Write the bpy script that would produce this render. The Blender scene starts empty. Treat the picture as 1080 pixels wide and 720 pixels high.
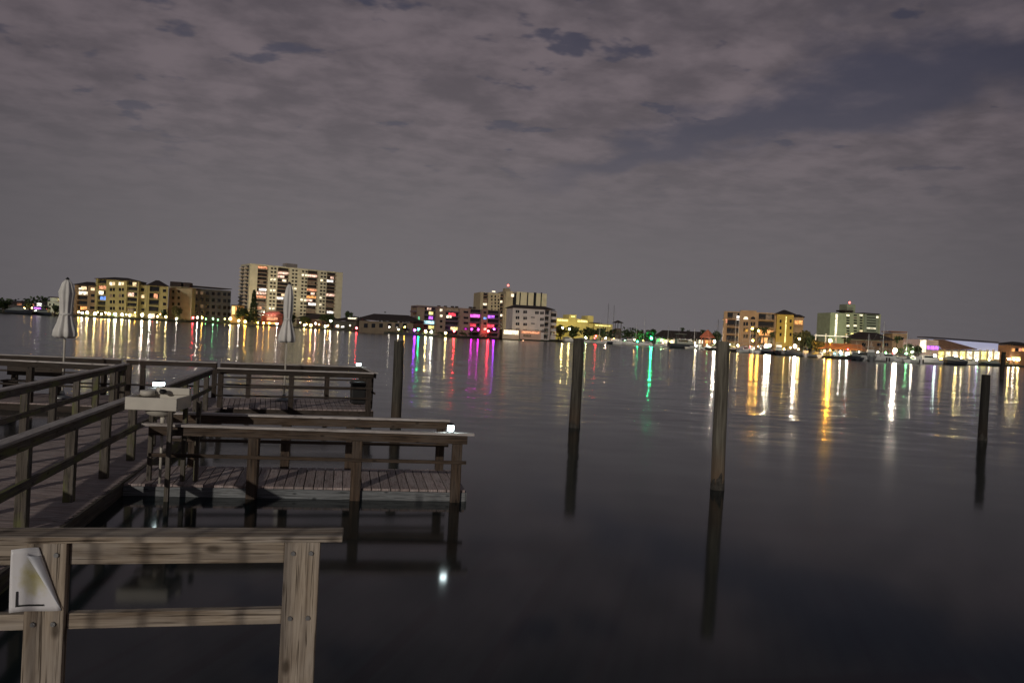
import bpy, bmesh, math, random
from mathutils import Vector, Matrix
R = math.radians
rnd = random.Random(7)
sc = bpy.context.scene
col = sc.collection

# ------------------------------------------------------------------ camera, sky, moonlight, exposure
ROLL, FPX, VH, CAMZ = R(3.0), 760.0, 6.3, 2.6
cam = bpy.data.cameras.new('camera')
cam.sensor_fit = 'HORIZONTAL'; cam.sensor_width = 36.0
cam.lens = FPX / 1080 * 36.0
cam.clip_start = 0.05; cam.clip_end = 9000
co = bpy.data.objects.new('camera', cam); col.objects.link(co)
co.matrix_world = Matrix.Translation((0, 0, CAMZ)) @ (Matrix.Rotation(R(90) - math.atan(VH / FPX), 4, 'X') @ Matrix.Rotation(ROLL, 4, 'Z'))
sc.camera = co

SUN_EL, SUN_AZ = R(15.0), R(-16)          # low light from behind the viewpoint, a little from the left
SUN_STRENGTH = 1.15
sun = bpy.data.lights.new('sun', 'SUN'); sun.energy = SUN_STRENGTH; sun.angle = R(0.5); sun.color = (1.0, 0.92, 0.82)
so = bpy.data.objects.new('sun', sun); col.objects.link(so)
to_sun = Vector((math.sin(SUN_AZ) * math.cos(SUN_EL), -math.cos(SUN_AZ) * math.cos(SUN_EL), math.sin(SUN_EL)))
so.rotation_euler = to_sun.to_track_quat('Z', 'Y').to_euler()

sc.view_settings.view_transform = 'Standard'; sc.view_settings.look = 'None'
sc.view_settings.exposure = 0.0; sc.view_settings.gamma = 1.0; sc.view_settings.use_curve_mapping = False
sc.cycles.use_denoising = True
sc.cycles.max_bounces = 6
sc.cycles.sample_clamp_indirect = 3.0

def sky():
    w = bpy.data.worlds.new('World'); sc.world = w; w.use_nodes = True
    nt = w.node_tree; nt.nodes.clear(); N = nt.nodes.new; L = nt.links.new
    def math_(op, a, b=None, clamp=False):
        n = N('ShaderNodeMath'); n.operation = op; n.use_clamp = clamp
        for i, v in enumerate((a, b)):
            if v is None: continue
            if isinstance(v, (int, float)): n.inputs[i].default_value = v
            else: L(v, n.inputs[i])
        return n.outputs[0]
    def sstep(v, a, b):
        n = N('ShaderNodeMapRange'); n.interpolation_type = 'SMOOTHSTEP'
        L(v, n.inputs[0]); n.inputs[1].default_value = a; n.inputs[2].default_value = b
        return n.outputs[0]
    def mixc(f, a, b):
        n = N('ShaderNodeMix'); n.data_type = 'RGBA'
        if isinstance(f, float): n.inputs[0].default_value = f
        else: L(f, n.inputs[0])
        for i, v in ((6, a), (7, b)):
            if isinstance(v, tuple): n.inputs[i].default_value = (*v, 1)
            else: L(v, n.inputs[i])
        return n.outputs[2]
    tc = N('ShaderNodeTexCoord'); sep = N('ShaderNodeSeparateXYZ'); L(tc.outputs['Generated'], sep.inputs[0])
    x, y, z = sep.outputs
    zz = math_('ADD', math_('MAXIMUM', z, 0.0), 0.13)
    px, py = math_('DIVIDE', x, zz), math_('DIVIDE', y, zz)
    cmb = N('ShaderNodeCombineXYZ'); L(px, cmb.inputs[0]); L(py, cmb.inputs[1])
    def noise(scale, detail, rough, loc=(0, 0, 0), stretch=(1, 1, 1), dist=0.0, rz=0.0):
        m = N('ShaderNodeMapping'); L(cmb.outputs[0], m.inputs[0]); m.inputs['Location'].default_value = loc
        m.inputs['Scale'].default_value = stretch; m.inputs['Rotation'].default_value = (0, 0, rz)
        n = N('ShaderNodeTexNoise'); L(m.outputs[0], n.inputs['Vector']); n.inputs['Scale'].default_value = scale
        n.inputs['Detail'].default_value = detail; n.inputs['Roughness'].default_value = rough; n.inputs['Distortion'].default_value = dist
        return n.outputs['Fac']
    big = noise(0.75, 4, 0.55, (3.1, 1.7, 0), (1.0, 0.8, 1), 0.3, R(-18))
    fine = noise(3.0, 5, 0.55, (0.4, 5.2, 0), (0.95, 0.95, 1), 0.15, R(-20))
    mid = noise(1.5, 5, 0.55, (8.4, 2.2, 0), (1.1, 0.7, 1), 0.3, R(12))
    roll_ = noise(8.5, 4, 0.55, (2.2, 7.7, 0), (0.8, 1.0, 1), 0.15, R(-24))
    # broad break in the cloud deck, running across the sky from upper right to the middle
    # line through direction points, in the (px, py) plane of the cloud deck
    ax, ay, bx, by = 0.30, 2.62, 1.08, 1.70
    nx, ny = by - ay, -(bx - ax); ln = math.hypot(nx, ny); nx /= ln; ny /= ln
    dist = math_('ADD', math_('MULTIPLY', math_('SUBTRACT', px, ax), nx), math_('MULTIPLY', math_('SUBTRACT', py, ay), ny))
    along = math_('ADD', math_('MULTIPLY', math_('SUBTRACT', px, ax), -ny), math_('MULTIPLY', math_('SUBTRACT', py, ay), nx))
    wob = math_('MULTIPLY', math_('SUBTRACT', fine, 0.5), 0.8)
    wob2 = math_('MULTIPLY', math_('SUBTRACT', big, 0.5), 1.1)
    dd = math_('ABSOLUTE', math_('ADD', math_('ADD', dist, wob), wob2))
    width = math_('ADD', 0.10, math_('MULTIPLY', math_('MAXIMUM', along, 0.0), 0.08))
    gap = sstep(math_('DIVIDE', dd, width), 2.0, 0.3)
    gap = math_('MULTIPLY', gap, sstep(px, -0.1, 0.35))
    spots = noise(4.2, 4, 0.55, (6.6, 1.3, 0), (0.75, 1.0, 1), 0.2, R(-20))
    small = math_('MULTIPLY', sstep(math_('ADD', math_('MULTIPLY', spots, 0.75), math_('MULTIPLY', roll_, 0.25)), 0.435, 0.375), sstep(z, 0.15, 0.26))
    hole = math_('MAXIMUM', math_('MULTIPLY', gap, 0.9), math_('MULTIPLY', small, 0.80))
    veil = sstep(z, 0.30, 0.02)                          # haze towards the horizon hides the breaks
    hole = math_('MULTIPLY', hole, math_('SUBTRACT', 1.0, math_('MULTIPLY', veil, 0.75)))
    tex = math_('ADD', math_('MULTIPLY', fine, 0.38), math_('ADD', math_('MULTIPLY', mid, 0.20), math_('MULTIPLY', roll_, 0.42)))
    cloud = mixc(sstep(tex, 0.38, 0.62), (0.082, 0.069, 0.080), (0.146, 0.119, 0.132))
    cloud = mixc(math_('MULTIPLY', sstep(z, 0.29, 0.09), 0.92), cloud, (0.099, 0.091, 0.099))      # the deck smooths out in the distance
    # a Nishita twilight sky, very faint, shows through the breaks
    st = N('ShaderNodeTexSky'); st.sky_type = 'NISHITA'; st.sun_disc = False
    st.sun_elevation = SUN_EL; st.sun_rotation = R(180) + SUN_AZ
    sk = N('ShaderNodeMix'); sk.data_type = 'RGBA'; sk.blend_type = 'MULTIPLY'; sk.inputs[0].default_value = 1.0
    L(st.outputs[0], sk.inputs[6]); sk.inputs[7].default_value = (0.010, 0.0065, 0.0062, 1)
    add = N('ShaderNodeMix'); add.data_type = 'RGBA'; add.blend_type = 'ADD'; add.inputs[0].default_value = 1.0
    L(sk.outputs[2], add.inputs[6]); add.inputs[7].default_value = (0.024, 0.025, 0.043, 1)
    c = mixc(hole, cloud, add.outputs[2])
    # town glow low over the far shore, strongest in the middle
    az = math_('DIVIDE', x, math_('MAXIMUM', y, 0.05))
    azg = math_('SUBTRACT', 1.0, math_('MINIMUM', math_('MULTIPLY', math_('ABSOLUTE', math_('ADD', az, 0.16)), 0.70), 0.75))
    glow = math_('MULTIPLY', math_('MULTIPLY', sstep(z, 0.46, 0.0), azg), 0.62)
    c = mixc(glow, c, (0.182, 0.167, 0.171))
    edge = sstep(math_('ABSOLUTE', az), 0.35, 0.9)
    dark = N('ShaderNodeMix'); dark.data_type = 'RGBA'; dark.blend_type = 'MULTIPLY'; L(math_('MULTIPLY', edge, 0.35), dark.inputs[0])
    L(c, dark.inputs[6]); dark.inputs[7].default_value = (0.35, 0.36, 0.40, 1)
    up = N('ShaderNodeMix'); up.data_type = 'RGBA'; up.blend_type = 'MULTIPLY'; L(sstep(z, 0.33, 0.75), up.inputs[0])
    L(dark.outputs[2], up.inputs[6]); up.inputs[7].default_value = (0.46, 0.61, 0.64, 1)          # overhead, farther from the town's glow
    bg = N('ShaderNodeBackground'); L(up.outputs[2], bg.inputs[0]); bg.inputs[1].default_value = 1.08
    out = N('ShaderNodeOutputWorld'); L(bg.outputs[0], out.inputs[0])
sky()

# ------------------------------------------------------------------ helpers: placing
def uv(x, y):
    u, v = x - 540.0, 360.0 - y
    return u * math.cos(ROLL) - v * math.sin(ROLL), u * math.sin(ROLL) + v * math.cos(ROLL)
def at(x, y, z):
    u, v = uv(x, y); d = FPX * (CAMZ - z) / (VH - v)
    return Vector((u * d / FPX, d, z))
def zat(x, y, d):
    u, v = uv(x, y)
    return Vector((u * d / FPX, d, CAMZ + (v - VH) * d / FPX))
def yshore(x):                                   # image row of the far shoreline, used to keep bases level
    return 331 + (x / 1080.0) * 55

SH = [(-400, 420), (-150, 400), (0, 400), (78, 428), (150, 440), (180, 456), (203, 488), (250, 518), (300, 505), (362, 430), (430, 345), (470, 345), (540, 420),
      (590, 480), (650, 500), (700, 500), (760, 410), (800, 348), (860, 302), (900, 275), (960, 271), (1000, 300), (1080, 380), (1250, 420), (1500, 440)]
def shore_d(x):
    for (a, da), (b, db) in zip(SH, SH[1:]):
        if a <= x <= b: return da + (db - da) * (x - a) / (b - a)
    return 420.0
def shore_pt(x, back=0.0, z=1.0):
    d = shore_d(x) + back
    u, _ = uv(x, yshore(x))
    return Vector((u * d / FPX, d, z))

# ------------------------------------------------------------------ helpers: materials
MATS = {}
def nodes(name):
    m = bpy.data.materials.new(name); m.use_nodes = True; nt = m.node_tree
    return m, nt, nt.nodes['Principled BSDF']
def plain(name, c, rough=0.7, var=0.25, scale=0.6, bump=0.0, metal=0.0, spec=0.4):
    if name in MATS: return MATS[name]
    m, nt, p = nodes(name); N, L = nt.nodes.new, nt.links.new
    tc = N('ShaderNodeTexCoord'); n = N('ShaderNodeTexNoise'); n.inputs['Scale'].default_value = scale; n.inputs['Detail'].default_value = 5
    L(tc.outputs['Object'], n.inputs['Vector'])
    r = N('ShaderNodeValToRGB'); r.color_ramp.elements[0].position = 0.3; r.color_ramp.elements[1].position = 0.7
    r.color_ramp.elements[0].color = (*[k * (1 - var) for k in c], 1); r.color_ramp.elements[1].color = (*[min(1, k * (1 + var * 0.6)) for k in c], 1)
    L(n.outputs['Fac'], r.inputs[0]); L(r.outputs[0], p.inputs['Base Color'])
    p.inputs['Roughness'].default_value = rough; p.inputs['Metallic'].default_value = metal; p.inputs['Specular IOR Level'].default_value = spec
    if bump:
        b = N('ShaderNodeBump'); b.inputs['Strength'].default_value = bump; b.inputs['Distance'].default_value = 0.02
        L(n.outputs['Fac'], b.inputs['Height']); L(b.outputs[0], p.inputs['Normal'])
    MATS[name] = m; return m
def emit(name, c, s=1.0):
    if name in MATS: return MATS[name]
    m, nt, p = nodes(name)
    p.inputs['Base Color'].default_value = (0.4, 0.4, 0.4, 1); p.inputs['Roughness'].default_value = 0.5
    p.inputs['Emission Color'].default_value = (*c, 1); p.inputs['Emission Strength'].default_value = s
    MATS[name] = m; return m
def litwin(name, c, s=1.0):
    """a lit room seen through its glass: brightness varies with curtains and furniture"""
    if name in MATS: return MATS[name]
    m, nt, p = nodes(name); N, L = nt.nodes.new, nt.links.new
    tc = N('ShaderNodeTexCoord'); n = N('ShaderNodeTexNoise'); n.inputs['Scale'].default_value = 0.9; n.inputs['Detail'].default_value = 3
    L(tc.outputs['Object'], n.inputs['Vector'])
    mr = N('ShaderNodeMapRange'); L(n.outputs['Fac'], mr.inputs[0]); mr.inputs[1].default_value = 0.35; mr.inputs[2].default_value = 0.65
    mr.inputs[3].default_value = 0.35 * s; mr.inputs[4].default_value = 1.5 * s
    p.inputs['Base Color'].default_value = (0.05, 0.05, 0.05, 1); p.inputs['Roughness'].default_value = 0.15
    p.inputs['Emission Color'].default_value = (*c, 1); L(mr.outputs[0], p.inputs['Emission Strength'])
    m.cycles.emission_sampling = 'NONE'
    MATS[name] = m; return m
def wood(name, dark, light, grain=1.0, rough=0.78, algae=None, worn=0.0, bump=0.35):
    """weathered boards: grain runs along each board's own length (UV, metres)"""
    if name in MATS: return MATS[name]
    m, nt, p = nodes(name); N, L = nt.nodes.new, nt.links.new
    u = N('ShaderNodeUVMap'); u.uv_map = 'board'
    def nz(sx, sy, scale, detail, dist=0.0):
        mp = N('ShaderNodeMapping'); L(u.outputs[0], mp.inputs[0]); mp.inputs['Scale'].default_value = (sx, sy, 1)
        n = N('ShaderNodeTexNoise'); n.noise_dimensions = '2D'; L(mp.outputs[0], n.inputs['Vector']); n.inputs['Scale'].default_value = scale
        n.inputs['Detail'].default_value = detail; n.inputs['Roughness'].default_value = 0.6; n.inputs['Distortion'].default_value = dist
        return n.outputs['Fac']
    g = nz(1.1, 24 * grain, 1.6, 6, 0.6); cr = nz(1.6, 70 * grain, 1.4, 3, 0.2); bl = nz(1.3, 4, 1.3, 4, 0.4)
    r = N('ShaderNodeValToRGB'); L(g, r.inputs[0]); e = r.color_ramp.elements
    e[0].position = 0.28; e[0].color = (*dark, 1); e[1].position = 0.70; e[1].color = (*light, 1)
    def mix(f, a, b, mode='MIX'):
        n = N('ShaderNodeMix'); n.data_type = 'RGBA'; n.blend_type = mode
        if isinstance(f, float): n.inputs[0].default_value = f
        else: L(f, n.inputs[0])
        L(a, n.inputs[6])
        if isinstance(b, tuple): n.inputs[7].default_value = (*b, 1)
        else: L(b, n.inputs[7])
        return n.outputs[2]
    def rng(v, a, b, c=0.0, d=1.0):
        n = N('ShaderNodeMapRange'); L(v, n.inputs[0]); n.inputs[1].default_value = a; n.inputs[2].default_value = b; n.inputs[3].default_value = c; n.inputs[4].default_value = d
        return n.outputs[0]
    c = mix(rng(bl, 0.42, 0.68, 0.0, 0.55), r.outputs[0], tuple(0.5 * (k + sum(light) / 3) * 1.05 for k in light))
    c = mix(rng(cr, 0.44, 0.33, 0.0, 0.85), c, tuple(k * 0.35 for k in dark))
    if algae: c = mix(rng(nz(0.7, 3, 1.7, 4), 0.52, 0.66, 0.0, 0.75), c, algae)
    mp = N('ShaderNodeMapping'); L(u.outputs[0], mp.inputs[0]); mp.inputs['Scale'].default_value = (3.0, 6.5, 1)
    vo = N('ShaderNodeTexVoronoi'); vo.voronoi_dimensions = '2D'; L(mp.outputs[0], vo.inputs['Vector']); vo.inputs['Scale'].default_value = 1.0
    sx = N('ShaderNodeSeparateColor'); L(vo.outputs['Color'], sx.inputs[0]); keep = N('ShaderNodeMath'); keep.operation = 'GREATER_THAN'; L(sx.outputs[0], keep.inputs[0]); keep.inputs[1].default_value = 0.62
    kn = N('ShaderNodeMath'); kn.operation = 'MULTIPLY'; L(rng(vo.outputs['Distance'], 0.13, 0.05, 0.0, 0.75), kn.inputs[0]); L(keep.outputs[0], kn.inputs[1])
    c = mix(kn.outputs[0], c, tuple(k * 0.4 for k in dark))
    at_ = N('ShaderNodeAttribute'); at_.attribute_name = 'tint'
    c = mix(1.0, c, at_.outputs['Color'], 'MULTIPLY')
    L(c, p.inputs['Base Color']); p.inputs['Roughness'].default_value = rough; p.inputs['Specular IOR Level'].default_value = 0.25
    b = N('ShaderNodeBump'); b.inputs['Strength'].default_value = bump; b.inputs['Distance'].default_value = 0.006
    L(mix(0.5, g, cr), b.inputs['Height']); L(b.outputs[0], p.inputs['Normal'])
    MATS[name] = m; return m
def foliage(name, a, b):
    if name in MATS: return MATS[name]
    m, nt, p = nodes(name); N, L = nt.nodes.new, nt.links.new
    at_ = N('ShaderNodeAttribute'); at_.attribute_name = 'tint'
    mx = N('ShaderNodeMix'); mx.data_type = 'RGBA'; L(at_.outputs['Fac'], mx.inputs[0]); mx.inputs[6].default_value = (*a, 1); mx.inputs[7].default_value = (*b, 1)
    L(mx.outputs[2], p.inputs['Base Color']); p.inputs['Roughness'].default_value = 0.7; p.inputs['Specular IOR Level'].default_value = 0.2
    MATS[name] = m; return m
def piling_mat(nm='piling_wood', k=1.0):
    m, nt, p = nodes(nm); N, L = nt.nodes.new, nt.links.new
    tc = N('ShaderNodeTexCoord'); mp = N('ShaderNodeMapping'); L(tc.outputs['Object'], mp.inputs[0]); mp.inputs['Scale'].default_value = (14, 14, 0.9)
    n = N('ShaderNodeTexNoise'); L(mp.outputs[0], n.inputs['Vector']); n.inputs['Scale'].default_value = 1.6; n.inputs['Detail'].default_value = 6
    r = N('ShaderNodeValToRGB'); L(n.outputs['Fac'], r.inputs[0]); e = r.color_ramp.elements
    e[0].position = 0.3; e[0].color = (0.055 * k, 0.047 * k, 0.036 * k, 1); e[1].position = 0.72; e[1].color = (0.20 * k, 0.185 * k, 0.145 * k, 1)
    n2 = N('ShaderNodeTexNoise'); L(tc.outputs['Object'], n2.inputs['Vector']); n2.inputs['Scale'].default_value = 5; n2.inputs['Detail'].default_value = 4
    sp = N('ShaderNodeSeparateXYZ'); L(tc.outputs['Object'], sp.inputs[0])
    ad = N('ShaderNodeMath'); ad.operation = 'MULTIPLY_ADD'; L(n2.outputs['Fac'], ad.inputs[0]); ad.inputs[1].default_value = 0.5; L(sp.outputs[2], ad.inputs[2])
    tide = N('ShaderNodeMapRange'); L(ad.outputs[0], tide.inputs[0]); tide.inputs[1].default_value = 0.42; tide.inputs[2].default_value = 0.30
    rust = N('ShaderNodeMapRange'); L(ad.outputs[0], rust.inputs[0]); rust.inputs[1].default_value = 1.15; rust.inputs[2].default_value = 0.5; rust.inputs[4].default_value = 0.6
    m1 = N('ShaderNodeMix'); m1.data_type = 'RGBA'; L(rust.outputs[0], m1.inputs[0]); L(r.outputs[0], m1.inputs[6]); m1.inputs[7].default_value = (0.13 * k, 0.075 * k, 0.04 * k, 1)
    m2 = N('ShaderNodeMix'); m2.data_type = 'RGBA'; L(tide.outputs[0], m2.inputs[0]); L(m1.outputs[2], m2.inputs[6]); m2.inputs[7].default_value = (0.018, 0.017, 0.014, 1)
    L(m2.outputs[2], p.inputs['Base Color']); p.inputs['Roughness'].default_value = 0.85
    b = N('ShaderNodeBump'); b.inputs['Strength'].default_value = 0.5; b.inputs['Distance'].default_value = 0.01; L(n.outputs['Fac'], b.inputs['Height']); L(b.outputs[0], p.inputs['Normal'])
    return m
RIPPLE = 0.125
def water_mat():
    m, nt, p = nodes('water'); N, L = nt.nodes.new, nt.links.new
    tc = N('ShaderNodeTexCoord')
    def nz(scale, sx, sy, d):
        mp = N('ShaderNodeMapping'); L(tc.outputs['Object'], mp.inputs[0]); mp.inputs['Scale'].default_value = (sx, sy, 1)
        n = N('ShaderNodeTexNoise'); L(mp.outputs[0], n.inputs['Vector']); n.inputs['Scale'].default_value = scale; n.inputs['Detail'].default_value = d
        n.inputs['Roughness'].default_value = 0.5
        return n.outputs['Fac']
    sp = N('ShaderNodeSeparateXYZ'); L(tc.outputs['Object'], sp.inputs[0])
    def rng(v, a, b, c, d, smooth=True):
        n = N('ShaderNodeMapRange'); n.interpolation_type = 'SMOOTHSTEP' if smooth else 'LINEAR'; L(v, n.inputs[0])
        for k, q in enumerate((a, b, c, d)): n.inputs[k + 1].default_value = q
        return n.outputs[0]
    def vec(op, a, b):
        n = N('ShaderNodeVectorMath'); n.operation = op
        for k, q in enumerate((a, b)):
            if isinstance(q, tuple): n.inputs[k].default_value = q
            else: L(q, n.inputs[k])
        return n.outputs[0]
    # ripples tilt the surface: sheltered between the docks, livelier further out, with breezy and calm patches
    def tilt(scale, sx, sy, amp, det):
        mp = N('ShaderNodeMapping'); L(tc.outputs['Object'], mp.inputs[0]); mp.inputs['Scale'].default_value = (sx, sy, 1)
        n = N('ShaderNodeTexNoise'); L(mp.outputs[0], n.inputs['Vector']); n.inputs['Scale'].default_value = scale; n.inputs['Detail'].default_value = det
        return vec('MULTIPLY', vec('SUBTRACT', n.outputs['Color'], (.5, .5, .5)), (amp, amp, 0.0))
    t1 = tilt(1.1, 0.55, 1.0, RIPPLE, 3); t2 = tilt(0.22, 0.5, 1.0, RIPPLE * 0.35, 2)
    far = rng(sp.outputs[1], 9, 26, 0.10, 1.0); patch = rng(nz(0.035, 0.6, 1.6, 3), 0.36, 0.62, 0.55, 1.0)
    mu = N('ShaderNodeMath'); mu.operation = 'MULTIPLY'; L(far, mu.inputs[0]); L(patch, mu.inputs[1])
    sc_ = N('ShaderNodeVectorMath'); sc_.operation = 'SCALE'; L(vec('ADD', t1, t2), sc_.inputs[0]); L(mu.outputs[0], sc_.inputs['Scale'])
    nn = N('ShaderNodeVectorMath'); nn.operation = 'NORMALIZE'; L(vec('ADD', sc_.outputs[0], (0, 0, 1)), nn.inputs[0]); L(nn.outputs[0], p.inputs['Normal'])
    L(rng(sp.outputs[1], 9, 26, 0.085, 0.146), p.inputs['Roughness'])
    p.inputs['Base Color'].default_value = (0.007, 0.014, 0.016, 1); p.inputs['IOR'].default_value = 1.333; p.inputs['Specular IOR Level'].default_value = 0.5
    return m

# ------------------------------------------------------------------ helpers: meshes
class MB:
    def __init__(s): s.v, s.f, s.uv, s.t, s.sm = [], [], [], [], []
    def _face(s, idx, uvs, t, sm=False): s.f.append(idx); s.uv.append(uvs); s.t.append(t); s.sm.append(sm)
    def hexa(s, P, L=None, t=None):
        """box from 8 corners P[i][j][k] order: i along length, j across, k up"""
        b = len(s.v); s.v += [Vector(p) for p in P]
        t = rnd.uniform(0.78, 1.12) if t is None else t
        o = (rnd.uniform(0, 40), rnd.uniform(0, 40))
        lx = (Vector(P[4]) - Vector(P[0])).length; ly = (Vector(P[2]) - Vector(P[0])).length; lz = (Vector(P[1]) - Vector(P[0])).length
        def uvc(i, j, k, face):
            if face in 'yY': return (o[0] + i * lx, o[1] + 3 + k * lz)
            if face in 'zZ': return (o[0] + i * lx, o[1] + j * ly)
            return (o[0] + 7 + k * lz * 0.3, o[1] + 5 + j * ly)
        I = lambda i, j, k: b + i * 4 + j * 2 + k
        for q, fc in ((((0,0,0),(0,0,1),(0,1,1),(0,1,0)), 'x'), (((1,0,0),(1,1,0),(1,1,1),(1,0,1)), 'X'),
                      (((0,0,0),(1,0,0),(1,0,1),(0,0,1)), 'y'), (((0,1,0),(0,1,1),(1,1,1),(1,1,0)), 'Y'),
                      (((0,0,0),(0,1,0),(1,1,0),(1,0,0)), 'z'), (((0,0,1),(1,0,1),(1,1,1),(0,1,1)), 'Z')):
            s._face([I(*c) for c in q], [uvc(*c, fc) for c in q], t)
        return s
    def box(s, x0, x1, y0, y1, z0, z1, t=None):
        X, Y, Z = (x0, x1), (y0, y1), (z0, z1)
        dx, dy, dz = x1 - x0, y1 - y0, z1 - z0
        P = [(X[i], Y[j], Z[k]) for i in (0, 1) for j in (0, 1) for k in (0, 1)]
        if dz >= dx and dz >= dy: P = [(X[j], Y[k], Z[i]) for i in (0, 1) for j in (0, 1) for k in (0, 1)]
        elif dy >= dx: P = [(X[k], Y[i], Z[j]) for i in (0, 1) for j in (0, 1) for k in (0, 1)]
        return s.hexa(P, t=t)
    def beam(s, p0, p1, w, h, t=None, up=(0, 0, 1)):
        """board from p0 to p1 (centre line of its bottom... top face centre), w across, h down from the line"""
        p0, p1 = Vector(p0), Vector(p1); d = (p1 - p0).normalized(); up = Vector(up)
        a = up.cross(d)
        if a.length < 1e-4: a = Vector((1, 0, 0))
        a.normalize(); n = d.cross(a)
        P = []
        for e in (p0, p1):
            for j in (-0.5, 0.5):
                for k in (-1, 0): P.append(e + a * (w * j) + n * (h * k))
        return s.hexa(P, t=t)
    def cyl(s, p0, p1, r0, r1=None, n=12, t=1.0, cap=True):
        r1 = r0 if r1 is None else r1; p0, p1 = Vector(p0), Vector(p1); d = (p1 - p0).normalized()
        a = d.orthogonal().normalized(); c = d.cross(a); b = len(s.v)
        for p, r in ((p0, r0), (p1, r1)):
            for i in range(n):
                g = 2 * math.pi * i / n; s.v.append(p + a * (r * math.cos(g)) + c * (r * math.sin(g)))
        ln = (p1 - p0).length
        for i in range(n):
            j = (i + 1) % n; s._face([b + i, b + j, b + n + j, b + n + i], [(0, i * .05), (0, i * .05 + .05), (ln, i * .05 + .05), (ln, i * .05)], t, True)
        if cap:
            s._face([b + i for i in reversed(range(n))], [(0, 0)] * n, t); s._face([b + n + i for i in range(n)], [(0, 0)] * n, t)
        return s
    def lathe(s, prof, n=20, t=1.0, c=(0, 0, 0), fn=None):
        b = len(s.v)
        for r, z in prof:
            for i in range(n):
                g = 2 * math.pi * i / n; q = r * (fn(g, z) if fn else 1)
                s.v.append(Vector((c[0] + q * math.cos(g), c[1] + q * math.sin(g), c[2] + z)))
        for k in range(len(prof) - 1):
            for i in range(n):
                j = (i + 1) % n; s._face([b + k * n + i, b + k * n + j, b + (k + 1) * n + j, b + (k + 1) * n + i], [(0, 0), (0, .1), (.1, .1), (.1, 0)], t, True)
        s._face([b + i for i in reversed(range(n))], [(0, 0)] * n, t); e = b + (len(prof) - 1) * n; s._face([e + i for i in range(n)], [(0, 0)] * n, t)
        return s
    def ball(s, c, r, n=10, m=6, t=1.0, sz=1.0):
        return s.lathe([(max(0.02 * r, r * math.sin(math.pi * k / m)), -r * sz * math.cos(math.pi * k / m)) for k in range(m + 1)], n, t, c)
    def poly(s, pts, t=1.0):
        b = len(s.v); s.v += [Vector(p) for p in pts]; s._face(list(range(b, b + len(pts))), [(p[0], p[1]) for p in pts], t); return s
    def prism(s, pts, y0, y1, t=1.0):
        """outline pts (x, z) extruded from y0 to y1"""
        n = len(pts); b = len(s.v)
        s.v += [Vector((x, y0, z)) for x, z in pts] + [Vector((x, y1, z)) for x, z in pts]
        s._face([b + i for i in range(n)], list(pts), t); s._face([b + n + i for i in reversed(range(n))], list(reversed(pts)), t)
        for i in range(n):
            j = (i + 1) % n; s._face([b + i, b + n + i, b + n + j, b + j], [(0, 0), (0, 1), (1, 1), (1, 0)], t)
        return s
    def build(s, name, mat, parent=None, loc=(0, 0, 0), bevel=0.0):
        me = bpy.data.meshes.new(name); me.from_pydata([tuple(p) for p in s.v], [], s.f)
        me.uv_layers.new(name='board'); me.color_attributes.new('tint', 'FLOAT_COLOR', 'CORNER')
        uvs, cols = [], []
        for fi, u in enumerate(s.uv):
            t = s.t[fi]
            for q in u: uvs += (q[0], q[1]); cols += (t, t, t, 1.0)
        me.uv_layers['board'].data.foreach_set('uv', uvs); me.color_attributes['tint'].data.foreach_set('color', cols)
        for i, p in enumerate(me.polygons): p.use_smooth = s.sm[i]
        bm = bmesh.new(); bm.from_mesh(me); bmesh.ops.recalc_face_normals(bm, faces=bm.faces); bm.to_mesh(me); bm.free()
        me.materials.append(mat)
        o = bpy.data.objects.new(name, me); col.objects.link(o); o.location = loc
        if parent: o.parent = parent
        if bevel:
            b = o.modifiers.new('bevel', 'BEVEL'); b.width = bevel; b.segments = 2; b.limit_method = 'ANGLE'; b.angle_limit = R(50)
        return o
def tag(o, label=None, cat=None, group=None, kind=None):
    if label: o['label'] = label
    if cat: o['category'] = cat
    if group: o['group'] = group
    if kind: o['kind'] = kind
    return o
def thing(name, label, cat, loc=(0, 0, 0), rz=0.0, group=None, s=1.0):
    o = bpy.data.objects.new(name, None); col.objects.link(o); o.location = loc; o.rotation_euler = (0, 0, rz); o.scale = (s, s, s)
    o.empty_display_size = 0.3
    return tag(o, label, cat, group)
def copy_tree(o, parent=None):
    c = o.copy(); col.objects.link(c)
    if parent: c.parent = parent
    for ch in list(o.children): copy_tree(ch, c)
    return c

# ------------------------------------------------------------------ materials
W_FORE = wood('weathered_rail_wood', (0.125, 0.088, 0.058), (0.48, 0.40, 0.31))
W_CAP = wood('grey_cap_wood', (0.34, 0.30, 0.28), (0.60, 0.545, 0.51))
W_DARK = wood('dark_dock_wood', (0.024, 0.018, 0.014), (0.082, 0.061, 0.047))
W_POST = wood('brown_post_wood', (0.030, 0.020, 0.014), (0.125, 0.085, 0.058))
W_RAMP = wood('walkway_rail_wood', (0.055, 0.046, 0.038), (0.175, 0.148, 0.12), algae=(0.16, 0.17, 0.06))
W_DECK = wood('deck_board_wood', (0.28, 0.215, 0.20), (0.50, 0.40, 0.375))
W_FASC = wood('pale_fascia_wood', (0.12, 0.125, 0.13), (0.31, 0.325, 0.335))
M_PILE = piling_mat(); M_TAR = piling_mat('tarred_piling_wood', 0.13); M_OLD = piling_mat('old_piling_wood', 0.5)
M_WATER = water_mat()
M_WHITE = plain('white_plastic', (0.62, 0.58, 0.50), 0.45, 0.12, 3)
M_STEEL = plain('dull_steel', (0.30, 0.30, 0.30), 0.4, 0.2, 6, metal=0.7)
M_BLACK = plain('black_plastic', (0.02, 0.02, 0.02), 0.5, 0.2, 5)
M_CLOTH = plain('umbrella_canvas', (0.74, 0.72, 0.68), 0.9, 0.15, 2.5, bump=0.2)
M_LAMPCOOL = emit('cool_solar_lamp', (0.80, 0.98, 1.0), 15.0)
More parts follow.
